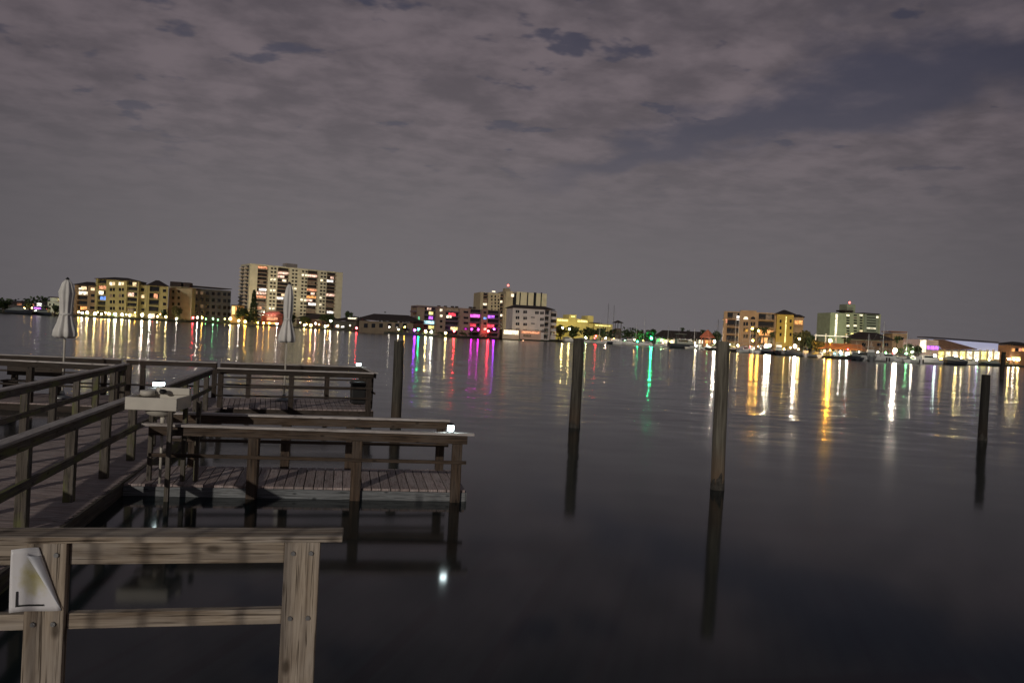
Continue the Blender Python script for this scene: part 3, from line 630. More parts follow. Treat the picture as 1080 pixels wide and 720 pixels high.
for x in (902, 909, 917, 925, 933): b.win(x, 361.5, x + 4, 365, EM['dim'] if x in (902, 917) else None)
b = Bld('orange_roof_shed', 'long shed roof glowing orange under the sodium lamp', 'shed', 861, 312, 909, 302, 9)
b.hip(861, 362, 909, 368.4, ridge=0.08, mat=plain('clay_roof', (0.34, 0.15, 0.07), 0.8), over=0.5); b.pbox('wall', wallmat('shed', (0.45, 0.47, 0.46)), 862, 368.6, 908, 380, 2.4, 8)
for x in (862, 868.5, 875, 882, 889, 896, 903, 907.6): b.pbox('shed_post', M_WHITE, x, 368.5, x + 0.9, 380.5, 0.1, 0.5)
for x, k in ((864, 'white'), (870, 'dim'), (878, 'cyan'), (884, 'cyan'), (891, 'cyan'), (897.6, 'white')): b.pbox('window', EM[k], x, 371, x + 4, 376.4, 2.3, 2.5)
b = Bld('small_beige_house', 'small flat-topped beige house right of the tower, above the sailboat', 'house', 941.5, 420, 957, 420, 10)
b.pbox('wall', wallmat('beige_house', (0.42, 0.28, 0.16)), 941.5, 351, 957, 382, 0, 10); b.flat(940.6, 955, 349.4, plain('clay_roof', (0.34, 0.15, 0.07), 0.8), over=0.8); b.pbox('window', M_GLASS, 943.5, 355.4, 953.4, 358.4, -0.1, 0.1)
b = Bld('lit_hall', 'wide waterfront hall with a glowing blue-white upper wall and glowing glass ground floor', 'hall', 975, 318, 1056, 346, 20)
b.pbox('left_wall', wallmat('hall_mauve', (0.42, 0.33, 0.33)), 975, 358, 990, 384, 0, 10); b.pbox('purple_glow_band', EM['purple'], 978, 364.4, 989.6, 368.6, -0.12, 0.1)  # purple light on the left wall put in as a glowing band
b.pbox('glowing_end_pier', EM['cream'], 973.2, 358.4, 976.2, 371, -0.4, 1.2)  # lit left edge of the hall, put in as a glowing pier
b.pbox('upper_wall', emit('blue_white_glow', (0.50, 0.52, 0.86), 0.42), 1002, 358.4, 1060, 369, 3, 10); b.flat(990, 1060, 358, M_REDROOF, 3, 10, t=0.35, over=0.1)  # blue-white light on the upper wall is put in as emission
b.pbox('lower_wall', wallmat('hall', (0.55, 0.45, 0.28)), 990.2, 368.6, 1058, 386, 1.5, 10)
m = MB(); q0 = b.p(990.4, 367.6); q1 = b.p(1027, 367.6); q2 = b.p(991, 358); q3 = b.p(1002, 358.2); V = [(q0[0], -1.5, q0[1]), (q1[0], -1.5, q1[1]), (q3[0], 2.9, q3[1]), (q2[0], 2.9, q2[1])]
m.poly(V); m.poly([(x, y, z - 0.3) for x, y, z in reversed(V)])
for i in range(4):
    a_, c_ = V[i], V[(i + 1) % 4]; m.poly([a_, (a_[0], a_[1], a_[2] - 0.3), (c_[0], c_[1], c_[2] - 0.3), c_])
m.build('sloping_roof', plain('hall_roof', (0.20, 0.11, 0.07), 0.85), b.root)
for i, x in enumerate((992, 999.5, 1007, 1014.5, 1022, 1029.5, 1037, 1044.5, 1051)): b.pbox('window', EM['cream' if i % 3 else 'yellow'], x, 370.4, x + 6.6, 379, 1.4, 1.6)
for x in (991, 998.6, 1006, 1013.6, 1021, 1028.6, 1036, 1043.6, 1050): b.pbox('pier', wallmat('hall', (0.55, 0.45, 0.28)), x, 368.8, x + 0.9, 385, 0.8, 1.5)
b = Bld('brick_house', 'brown waterfront house with orange lights at the right edge, behind the last piling', 'house', 1066, 372, 1092, 385, 14)
b.pbox('wall', wallmat('brick_dim', (0.26, 0.13, 0.07)), 1066, 364, 1092, 388, 0, 7); b.hip(1066, 360.6, 1092, 364.4, y1=7)
for x, k in ((1067, 'orange'), (1071, None), (1074.5, 'rose'), (1078, 'orange')): b.win(x, 367, x + 3, 370.4, EM[k] if k else None)
b.win(1067, 375.8, 1076, 380, EM['yellow'], 0.15)

# ------------------------------------------------------------------ far shore: lamps
LAMP_GAIN = 3.6
POLE = plain('lamp_pole', (0.10, 0.10, 0.10), 0.5, 0.2, 3, metal=0.3)
def lamp(x, y, kind, c, s, label, back=2.0, r=0.5, name='street_lamp', d=None):
    d = shore_d(x) + back if d is None else d
    p = zat(x, y, d); t = thing(name, label, 'lamp', (p.x, p.y, 1.0), 0, 'lamps along the far shore')
    h = max(1.2, p.z - 1.0)
    MB().cyl((0, 0, 0), (0, 0, h - r * 0.8), 0.10, 0.06, 8).cyl((0, 0, 0), (0, 0, 0.4), 0.2, 0.2, 8).build('pole', POLE, t)
    MB().ball((0, 0, h), r, 8, 5).build('globe', emit('lamp_%s_%d' % (kind, s), c, s * LAMP_GAIN), t)
    return t
WH, YE, OR_, RD, GN, MG, PU = (1, .88, .70), (1, .76, .28), (1, .50, .07), (1, .03, .04), (.02, 1, .32), (1, .015, .85), (.38, .03, 1)
for a in [
    (38, 330.5, 'white', WH, 40, 'white shore lamp by the purple-porch house at far left', 1),
    (83, 329, 'orange', OR_, 50, 'orange lamp at the left corner of the yellow-lit condominium', 6),
    (86.5, 330, 'white', WH, 40, 'white lamp right beside the orange corner lamp of the condominium', 6),
    (92, 329.6, 'yellow', YE, 60, 'yellow garden lamp below the left end block of the condominium', 3),
    (100, 330.6, 'yellow', YE, 60, 'yellow garden lamp where the first two condominium blocks meet', 3),
    (107, 331, 'orange', OR_, 40, 'orange garden lamp under the blue-lit balcony', 3),
    (115, 331, 'yellow', YE, 60, 'yellow garden lamp under the left window column of the tallest condominium block', 4),
    (121.5, 331.2, 'white', WH, 60, 'bright pale garden lamp at the middle of the tallest condominium block', 3),
    (129, 331.6, 'yellow', YE, 60, 'yellow garden lamp under the right window column of the tallest block', 4),
    (137, 332.2, 'yellow', YE, 50, 'yellow garden lamp under the pink-lit balcony column', 4),
    (150, 332, 'white', WH, 70, 'bright lamp in front of the narrow condominium link', 8),
    (158, 333.4, 'white', WH, 85, 'brightest white lamp before the pointed-roof condominium block', 8),
    (166, 333.8, 'yellow', YE, 40, 'yellow lamp under the balconies of the pointed-roof block', 10),
    (175, 334, 'yellow', YE, 40, 'yellow lamp at the right corner of the pointed-roof block', 8),
    (186, 337, 'white', WH, 30, 'low white lamp under the beige block', 2),
    (203.5, 335, 'red', RD, 50, 'red lamp at the left foot of the grey block', 4),
    (208, 334.6, 'white', WH, 45, 'white lamp near the left foot of the grey block', 5),
    (213, 335, 'orange', OR_, 40, 'orange lamp under the grey block, right of the white one', 5),
    (243, 336, 'yellow', YE, 60, 'yellow lamp by the small orange-lit house', 1),
    (252, 338, 'white', WH, 40, 'white lamp at the foot of the dark cypress', 2),
    (258.5, 339, 'orange', OR_, 60, 'orange lamp right of the dark cypress', 2),
    (272, 340.5, 'orange', OR_, 36, 'orange lamp at the left corner of the red restaurant', 2),
    (278, 341, 'orange', OR_, 36, 'orange lamp below the left end of the red restaurant', 1),
    (284, 341.5, 'orange', OR_, 36, 'orange lamp below the middle of the red restaurant', 1),
    (292, 342, 'white', WH, 50, 'white lamp at the right corner of the red restaurant', 1),
    (321, 343.5, 'yellow', YE, 35, 'yellow lamp left of the dark house beside the umbrella', 2),
    (328, 343, 'orange', OR_, 60, 'orange lamp in front of the dark house beside the umbrella', 2),
    (333, 341, 'pinkish', (1, .6, .5), 40, 'pinkish lamp on the tall post by the dark house', 6),
    (343, 345, 'white', WH, 40, 'white lamp at the right end of the dark house', 2),
    (349, 338.4, 'white', WH, 45, 'high white lamp above the low dark roofs', 8),
    (355, 346, 'yellow', YE, 25, 'dim yellow lamp left of the awning house', 2),
    (376, 347.6, 'red', RD, 45, 'leftmost of the three red dock lamps', 1),
    (384, 347.2, 'red', RD, 45, 'middle of the three red dock lamps', 1),
    (396.5, 348, 'red', RD, 40, 'rightmost of the three red dock lamps', 1),
    (437.5, 348, 'purple', PU, 40, 'purple lamp at the left foot of the neon condominium', 2),
    (441.5, 347, 'green', GN, 25, 'small green lamp at the left end of the neon condominium', 3),
    (449, 349.5, 'yellow', YE, 60, 'yellow lamp at the left of the neon condominium lobby', 1),
    (455, 350, 'white', WH, 60, 'white lamp at the neon condominium lobby', 1),
    (470, 351.4, 'yellow', YE, 30, 'yellow lamp left of the neon condominium garden shrubs', 1),
    (479, 349, 'red', RD, 45, 'red lamp under the red-lit balcony', 1),
    (497.5, 347, 'magenta', MG, 13, 'left of two magenta lamps under the magenta-lit balcony', 1),
    (504.5, 347.4, 'magenta', MG, 13, 'right of two magenta lamps under the magenta-lit balcony', 1),
    (515, 349, 'red', RD, 60, 'red lamp under the purple-lit balcony', 1),
    (521, 347, 'purple', PU, 40, 'purple lamp under the purple-lit balcony', 1),
    (533, 354.8, 'orange', OR_, 18, 'orange lamp at the left corner of the cream pavilion', 1),
    (552, 354.5, 'peach', (1, .55, .30), 25, 'left peach lamp in front of the open hall pavilion', 1),
    (563, 355.4, 'peach', (1, .55, .30), 25, 'right peach lamp in front of the open hall pavilion', 1),
    (593.5, 345.6, 'yellow', YE, 60, 'left globe lamp before the dark trees of the yellow hotel', 4),
    (600.5, 347, 'yellow', YE, 55, 'right globe lamp before the dark trees of the yellow hotel', 4),
    (618, 355.8, 'yellow', YE, 50, 'low yellow lamp just right of the leftmost free piling', 2),
    (628.5, 354.2, 'red', RD, 18, 'small red lamp among the dark trees left of the tall mast', 2),
    (639, 356.4, 'pinkish', (1, .6, .5), 30, 'pinkish lamp behind the tall dark mast', 2),
    (655.5, 361.6, 'white', WH, 25, 'white lamp below the lookout tower', 1),
    (663.5, 362, 'bluish', (.62, .72, 1), 30, 'bluish lamp at the stern of the moored white cruiser', 1),
    (672.5, 360, 'green', GN, 25, 'weaker green lamp left of the strong green one', 3),
    (687, 356.6, 'green', GN, 150, 'strong green lamp lighting the trees beside the boathouse', 2),
    (698, 358.4, 'greenish', (.5, 1, .4), 40, 'yellow-green lamp at the left end of the boathouse', 1),
    (708, 364, 'pinkish', (1, .6, .5), 30, 'pinkish lamp in front of the boathouse columns', 1),
    (723, 364.6, 'pinkish', (1, .6, .5), 25, 'pinkish lamp behind the dark cabin boat', 3),
    (734, 364.8, 'white', WH, 30, 'white lamp left of the orange hut', 2),
    (753.5, 360, 'white', WH, 190, 'glaring white lamp just left of the middle piling', 2),
    (778, 364, 'yellow', YE, 35, 'yellow lamp before the apricot condominium balconies', 4),
    (793.5, 346.4, 'orange', OR_, 35, 'upper orange lamp on the apricot condominium facade side', 25),
    (800, 348.6, 'orange', OR_, 80, 'large orange lamp among the palms of the apricot condominium', 25),
    (794, 359, 'orange', OR_, 60, 'low orange lamp at the foot of the apricot condominium', 14),
    (808, 364.6, 'white', WH, 110, 'left of two glaring white marina lamps', 4),
    (812, 364.2, 'white', WH, 90, 'right of two glaring white marina lamps', 4),
    (838.5, 365, 'white', WH, 150, 'glaring white marina lamp behind the grey covered boat', 3),
    (843, 357.4, 'yellow', YE, 30, 'yellow lamp under the tree right of the corner tower', 20),
    (850, 371, 'yellow', YE, 25, 'yellow lamp at the left end of the orange shed', 1),
    (875.5, 359, 'sodium', (1, .46, .03), 300, 'huge glaring orange sodium lamp over the shed roof', 3),
    (893.5, 374.2, 'greenwhite', (.75, 1, .85), 45, 'greenish white lamp under the right half of the orange shed', 0.5),
    (920, 376, 'yellow', YE, 30, 'yellow lamp behind the dark cabin boats', 3),
    (944, 369.4, 'white', WH, 220, 'glaring white lamp right of the tall pale mast', 2),
    (973, 377.5, 'yellow', YE, 30, 'yellow lamp at the left corner of the blue-white hall', 1),
    (986, 375, 'greenwhite', (.75, 1, .85), 55, 'greenish white lamp in front of the purple-lit wall', 2),
    (992.5, 378.4, 'orange', OR_, 30, 'orange lamp by the slope of the hall roof', 1),
    (1008.5, 375.6, 'yellow', YE, 70, 'bright yellow lamp at the hall terrace behind the dark boat', 2),
    (1030, 379.5, 'purpledim', (.6, .5, 1), 10, 'dim lavender lamp at the middle of the hall terrace', 1),
    (1050, 379.4, 'yellow', YE, 50, 'yellow lamp at the right end of the hall terrace', 2),
    (1064, 378.4, 'yellow', YE, 55, 'left of three yellow lamps at the right edge house', 1),
    (1069, 378.8, 'white', WH, 40, 'middle of three lamps at the right edge house, whiter', 1),
    (1074, 379.2, 'yellow', YE, 50, 'right of three yellow lamps at the right edge house', 1),
]:
    a = list(a)
    if a[0] < 340: a[4] *= 1.3
    lamp(*a[:6], back=a[6], r=0.62 if (a[4] >= 100 or (a[0] < 340 and a[4] >= 70)) else 0.45)
ORD = ['first', 'second', 'third', 'fourth', 'fifth', 'sixth', 'seventh', 'eighth', 'ninth', 'tenth', 'eleventh', 'twelfth']
for (xa, xb, n, where, z_) in ((16, 66, 4, 'along the far left shore below the low houses', 1.9), (88, 176, 9, 'along the yellow-lit condominium quay', 2.2), (214, 240, 4, 'below the grey block', 2.0), (310, 372, 6, 'along the quay below the dark houses', 2.0),
                               (404, 434, 3, 'before the long low tan building', 1.8), (540, 585, 4, 'on the quay of the white block', 2.0), (604, 682, 8, 'along the sailing boat jetty', 2.2), (696, 748, 6, 'before the boathouse', 2.0), (766, 848, 9, 'along the jetty before the apricot condominium', 2.2),
                               (864, 908, 5, 'along the front of the orange shed', 2.0), (912, 968, 6, 'around the pale mast boats', 2.2), (994, 1054, 7, 'along the hall terrace', 2.0)):
    for i in range(n):
        x = xa + (xb - xa) * (i + rnd.uniform(.2, .8)) / n; d = shore_d(x) + 0.6; k = rnd.choice([('cream', (1, .80, .48)), ('white', WH), ('yellow', YE), ('amber', (1, .55, .16)), ('orange', OR_), ('amber', (1, .55, .16)), ('red', RD), ('green', (.25, 1, .35))])
        u, v = uv(x, yshore(x)); t = thing('dock_light', '%s small dock light from the left %s' % (ORD[i], where), 'lamp', (u * d / FPX, d, 1.0), 0, 'small dock lights along the far shore')
        h = z_ + rnd.uniform(-.5, 1.2); MB().cyl((0, 0, 0), (0, 0, h - .2), .06, .05, 6).build('pole', POLE, t); st_ = rnd.choice((20, 35, 60, 100))
        MB().ball((0, 0, h), .26, 8, 5).build('globe', emit('docklight_%s_%d' % (k[0], st_), k[1], st_ * 2.2), t)

def fill_flood(x, d, h, aim, power, c, label, size=60):  # fill lights on poles, added to brighten the far facades
    u, _ = uv(x, yshore(x)); t = thing('floodlight', label, 'floodlight', (u * d / FPX, d, 1.0), 0, 'floodlights added to brighten the far facades')
    MB().cyl((0, 0, 0), (0, 0, h - 0.2), 0.15, 0.1, 8).build('pole', POLE, t)
    MB().box(-0.35, 0.35, -0.1, 0.25, h - 0.2, h + 0.25).build('housing', M_BLACK, t)
    l = bpy.data.lights.new('fill_beam', 'SPOT'); l.energy = power; l.color = c; l.spot_size = R(size); l.spot_blend = 0.9; l.shadow_soft_size = 0.2
    o = bpy.data.objects.new('fill_beam', l); col.objects.link(o); o.parent = t; o.location = (0, 0.6, h)
    o.rotation_euler = (Vector((t.location.x, t.location.y + 0.6, 1 + h)) - Vector(aim)).to_track_quat('Z', 'Y').to_euler()
tp = lambda x, y, d: zat(x, y, d)
fill_flood(285, 512, 9, tp(290, 308, 556), 38000, (1, .88, .62), 'floodlight pole added to brighten the left half of the cream tower', 100)
fill_flood(345, 512, 9, tp(335, 308, 575), 38000, (1, .86, .58), 'floodlight pole added to brighten the right half of the cream tower', 100)
fill_flood(545, 478, 12, tp(545, 322, 527), 26000, (1, .84, .55), 'floodlight pole added to brighten the brown twin tower', 100)
fill_flood(604, 600, 5, tp(605, 340, 645), 40000, (1, .84, .28), 'floodlight pole added to brighten the yellow hotel', 110)
fill_flood(900, 570, 8, tp(900, 340, 614), 26000, (.86, 1, .62), 'floodlight pole added to brighten the pale green tower', 110)
fill_flood(829, 384, 3, tp(829, 348, 404), 5000, (1, .72, .18), 'floodlight pole added to brighten the yellow corner tower', 100)
fill_flood(790, 384, 3, tp(786, 346, 412), 5000, (1, .62, .28), 'floodlight pole added to brighten the apricot condominium', 120)

# ------------------------------------------------------------------ far shore: trees and palms
F_DARK = foliage('dark_leaves', (0.018, 0.026, 0.012), (0.06, 0.085, 0.035)); F_OLIVE = foliage('olive_leaves', (0.035, 0.036, 0.014), (0.11, 0.10, 0.04))
M_BARK = plain('bark', (0.07, 0.055, 0.04), 0.9, 0.4, 3, bump=0.3)
def crown_mesh(seed, n, shape, leaf=0.16):
    q = random.Random(seed); m = MB(); lobes = [(q.uniform(-.45, .45), q.uniform(-.45, .45), q.uniform(.25, 1.15), q.uniform(.35, .62)) for _ in range(9)]
    for _ in range(n):
        if shape == 'cypress':
            h = q.random() ** 0.8; rr = 0.42 * (1 - h) ** 0.7 + 0.06; a = q.uniform(0, 6.283); rr *= q.uniform(.5, 1.1); c = Vector((rr * math.cos(a), rr * math.sin(a), h * 2.0))
        else:
            lx, ly, lz, lr = q.choice(lobes); d = Vector((q.gauss(0, 1), q.gauss(0, 1), q.gauss(0, 1))).normalized() * lr * q.uniform(.55, 1.08)
            c = Vector((lx + d.x, ly + d.y, lz + d.z * .8))
        a = Vector((q.gauss(0, 1), q.gauss(0, 1), q.gauss(0, 1))).normalized() * leaf * q.uniform(.6, 1.3); b_ = a.orthogonal().normalized() * leaf * q.uniform(.5, 1.0)
        m.poly([c - a, c + b_ * .8, c + a, c - b_], q.random())
    return m
def trunk_mesh(seed):
    q = random.Random(seed); m = MB(); m.cyl((0, 0, 0), (0.03, 0, 0.55), 0.10, 0.075, 8, cap=False)
    for i in range(5):
        a = i * 1.26 + q.uniform(-.3, .3); m.cyl((0.03, 0, 0.5), (0.45 * math.cos(a), 0.45 * math.sin(a), q.uniform(.85, 1.25)), 0.055, 0.02, 6, cap=False)
    return m
def make_tree(kind, seed, mat):
    t = thing('leafy_tree' if kind == 'round' else 'cypress', 'tree', 'tree')
    if kind == 'round': trunk_mesh(seed).build('trunk', M_BARK, t); o = crown_mesh(seed, 620, 'round').build('crown', mat, t, (0, 0, 0.55))
    else: MB().cyl((0, 0, 0), (0, 0, 1.9), 0.06, 0.015, 8).build('trunk', M_BARK, t); o = crown_mesh(seed, 700, 'cypress', 0.11).build('crown', mat, t, (0, 0, 0.12))
    return t
def make_palm(seed):
    q = random.Random(seed); t = thing('palm_tree', 'palm', 'palm')
    m = MB(); pr = Vector((0, 0, 0)); lean = q.uniform(-.06, .06)
    for i in range(6):
        nx = Vector((lean * (i + 1) ** 1.4 * .25, 0, (i + 1) * .155)); m.cyl(pr, nx, .035 - .002 * i, .033 - .002 * i, 8, cap=False); pr = nx
    m.build('trunk', M_BARK, t)
    m = MB()
    for i in range(22):
        a = i * 2.399; el = q.uniform(-.35, 1.1); ln = q.uniform(.28, .38); p = pr.copy(); v = Vector((math.cos(a) * math.cos(el), math.sin(a) * math.cos(el), math.sin(el)))
        side = Vector((-math.sin(a), math.cos(a), 0)); w0 = .02
        for k in range(5):
            v2 = (v + Vector((0, 0, -.32))).normalized(); p2 = p + v2 * ln / 5; w1 = (.055, .06, .05, .035, .008)[k]; droop = Vector((0, 0, -.03))
            m.poly([p, p2, p2 + side * w1 + droop, p + side * w0 + droop], q.random()); m.poly([p, p - side * w0 + droop, p2 - side * w1 + droop, p2], q.random()); p, v, w0 = p2, v2, w1
    m.build('crown', F_DARK, t); return t
protos = {'round': [make_tree('round', s_, F_DARK if s_ != 3 else F_OLIVE) for s_ in (1, 2, 3, 4)], 'cypress': [make_tree('cypress', 9, F_DARK)], 'palm': [make_palm(5), make_palm(8)]}
used = set()
def tree(kind, x, ytop, w, label, d=None, back=4.0, v=0, group='trees along the far shore'):
    """crown centre column x, top row ytop, crown width w in image pixels"""
    d = shore_d(x) + back if d is None else d
    p = zat(x, ytop, d); h = max(2.0, p.z - 1.0); pr = protos[kind][v % len(protos[kind])]
    t = pr if (kind, v % len(protos[kind])) not in used else copy_tree(pr); used.add((kind, v % len(protos[kind])))
    sz = h / {'round': 2.25, 'cypress': 2.15, 'palm': 1.2}[kind]; sw = (w * d / FPX) / {'round': 1.9, 'cypress': 0.9, 'palm': 0.66}[kind]
    t.location = (p.x, p.y, 1.0); t.scale = (sw, sw, sz); t.rotation_euler = (0, 0, rnd.uniform(0, 6.28))
    t['label'] = label; t['category'] = 'palm' if kind == 'palm' else 'tree'; t['group'] = group
for a in [
    ('round', 4, 315.5, 16, 'broad dark tree at the far left edge of the shore', None, 3, 0), ('round', 30, 315.5, 8, 'dark tree between the two low houses at far left', None, 3, 1),
    ('round', 48, 321, 9, 'small dark tree left of the narrow white house', None, 1, 3), ('round', 59, 320.5, 10, 'dark tree in front of the narrow white house', None, -0, 0),
    ('round', 172.5, 325, 8, 'small tree in front of the pointed-roof condominium block', None, 2, 1), ('round', 187, 321.5, 12, 'olive tree in front of the beige block', None, 2, 2),
    ('cypress', 268.5, 306, 9, 'tall dark cypress in front of the cream tower', None, 3, 0), ('round', 256, 322, 13, 'dark round tree left of the tall cypress', None, 3, 3), ('round', 262, 331, 9, 'low dark tree at the foot of the cypress', None, 1, 1),
    ('round', 306, 330, 14, 'dark tree behind the right closed umbrella', None, 4, 0), ('round', 322, 331, 12, 'dark tree over the roof of the dark house beside the umbrella', None, 14, 1), ('round', 345, 329, 16, 'wide dark tree below the right end of the cream tower', None, 20, 3),
    ('round', 369, 325.5, 11, 'round dark tree standing alone right of the cream tower', 445, 0, 0), ('round', 357, 334, 10, 'low dark tree left of the lone round tree', 452, 0, 1),
    ('round', 428, 344, 10, 'dark shrubby tree at the right end of the long low building', None, 3, 2), ('round', 466, 349, 9, 'small tree left of the neon condominium lobby glow', None, 2, 1),
    ('round', 488, 350, 10, 'dark small tree right of the neon condominium lobby glow', None, 2, 3), ('round', 500, 349.5, 12, 'dark wide shrub tree under the magenta-lit balcony', None, 2, 0), ('round', 524, 351, 9, 'dark small tree left of the cream pavilion', None, 3, 1),
    ('round', 592, 341, 15, 'dark tree left of the globe lamps before the yellow hotel', None, 25, 2), ('round', 605, 341.5, 17, 'dark tree right of the globe lamps before the yellow hotel', None, 25, 0), ('round', 622, 342, 18, 'broadest dark tree before the low wing of the yellow hotel', None, 22, 1),
    ('round', 634, 344, 14, 'dark tree at the left of the tall dark mast', None, 20, 3), ('round', 645, 344.5, 13, 'dark tree left of the lookout tower', None, 24, 0), ('round', 664, 345.5, 12, 'dark tree right of the lookout tower', None, 24, 1),
    ('round', 674, 347.5, 13, 'dark tree left of the strong green lamp', None, 12, 2), ('round', 686, 344.5, 15, 'green-lit tree behind the strong green lamp', None, 10, 0),
    ('palm', 719.8, 342, 6, 'single palm rising above the boathouse roof', 540, 0, 0), ('palm', 725.5, 345, 5, 'shorter palm right of the one above the boathouse roof', 545, 0, 1),
    ('round', 756, 347, 13, 'dark tree behind the middle piling', None, 30, 3), ('palm', 742.5, 344.5, 8, 'palm behind the orange hut', 470, 0, 0),
    ('palm', 797, 341, 10, 'left palm lit orange at the apricot condominium', 382, 0, 1), ('palm', 806, 340.5, 11, 'middle palm lit orange at the apricot condominium', 385, 0, 0), ('palm', 814, 346, 9, 'right palm lit orange at the apricot condominium', 380, 0, 1),
    ('round', 846, 346, 18, 'leafy tree right of the yellow corner tower', None, 40, 2), ('round', 857, 348.5, 14, 'second leafy tree, between the corner tower and the canopy', None, 40, 1), ('round', 863, 357, 14, 'yellow-green lit tree left of the sodium lamp', None, 12, 2),
    ('round', 702, 350, 9, 'dark tree behind the left end of the boathouse roof', 530, 0, 1), ('round', 711, 349, 11, 'dark tree behind the boathouse roof, left of the palms', 535, 0, 3), ('round', 733, 349, 12, 'dark tree behind the boathouse roof, right of the palms', 535, 0, 0), ('palm', 893, 352, 8, 'palm between the canopy and the brown-roofed house', 318, 0, 1), ('palm', 946, 350, 9, 'palm in front of the small beige house', 300, 0, 0),
    ('round', 961, 360, 13, 'dark tree below the small beige house', None, 8, 0), ('round', 968, 362.5, 11, 'dark tree left of the blue-white hall', None, 10, 3), ('round', 950, 364, 9, 'low dark tree right of the glaring lamp by the pale mast', None, 12, 1),
]:
    tree(*a)
for k, lst in protos.items():
    for i, o in enumerate(lst):
        if (k, i) not in used:
            for ch in list(o.children): bpy.data.objects.remove(ch)
            bpy.data.objects.remove(o)
# far woods behind everything, one dark mass
q = random.Random(11); m = MB()
x = -60.0
while x < 1140:
    d = 720; hh = (8 + 4.5 * math.sin(x * .05) + 3 * math.sin(x * .17 + 1) + q.uniform(-1.5, 2.5)) * (1.0 if x < 700 else 0.9); u, _ = uv(x, yshore(x))
    for _ in range(26):
        c = Vector((u * d / FPX + q.uniform(-5, 5), d + q.uniform(-8, 8), 1 + hh * q.random() ** .7)); a = Vector((q.gauss(0, 1), q.gauss(0, 1), q.gauss(0, 1))).normalized() * q.uniform(.8, 1.9); b_ = a.orthogonal().normalized() * q.uniform(.7, 1.5)
        m.poly([c - a, c + b_, c + a, c - b_], q.random())
    x += 3.2
tag(m.build('far_woods', F_DARK), kind='stuff')
q = random.Random(12); m = MB()
for _ in range(4200):                                        # low shrubs along the shore
    x = q.uniform(-20, 1100); p = shore_pt(x, q.uniform(0.5, 4)); c = Vector((p.x, p.y, 1 + q.random() ** 1.5 * (1.6 + 1.2 * math.sin(x * .21))))
    a = Vector((q.gauss(0, 1), q.gauss(0, 1), q.gauss(0, 1))).normalized() * q.uniform(.2, .5); b_ = a.orthogonal().normalized() * q.uniform(.2, .45)
    m.poly([c - a, c + b_, c + a, c - b_], q.random())
tag(m.build('shore_undergrowth', F_DARK), kind='stuff')

# ------------------------------------------------------------------ far shore: boats
M_HULLW = plain('white_gelcoat', (0.62, 0.62, 0.60), 0.3, 0.08, 1); M_HULLD = plain('dark_gelcoat', (0.035, 0.04, 0.05), 0.3, 0.2, 1); M_HULLB = plain('blue_gelcoat', (0.05, 0.07, 0.22), 0.3, 0.2, 1); M_CANVAS = plain('boat_canvas', (0.20, 0.22, 0.21), 0.9, 0.25, 2)
def hull(L, B, D):
    m = MB(); st = [(-.5, .78, .0, 1.0), (-.25, .95, 0, .96), (0, 1, 0, .98), (.22, .86, .03, 1.06), (.38, .55, .10, 1.16), (.47, .22, .22, 1.24), (.5, .03, .4, 1.28)]
    rows = []
    for x, w, zb, zt in st: rows.append([(x * L, -w * B / 2, zt * D), (x * L, -w * B * .40, zb * D + .35 * D), (x * L, 0, zb * D - .15 * D), (x * L, w * B * .40, zb * D + .35 * D), (x * L, w * B / 2, zt * D)])
    for a, b_ in zip(rows, rows[1:]):
        for i in range(4): m.poly([a[i], a[i + 1], b_[i + 1], b_[i]])
        m.poly([a[0], b_[0], b_[4], a[4]])
    m.poly(rows[0]); return m
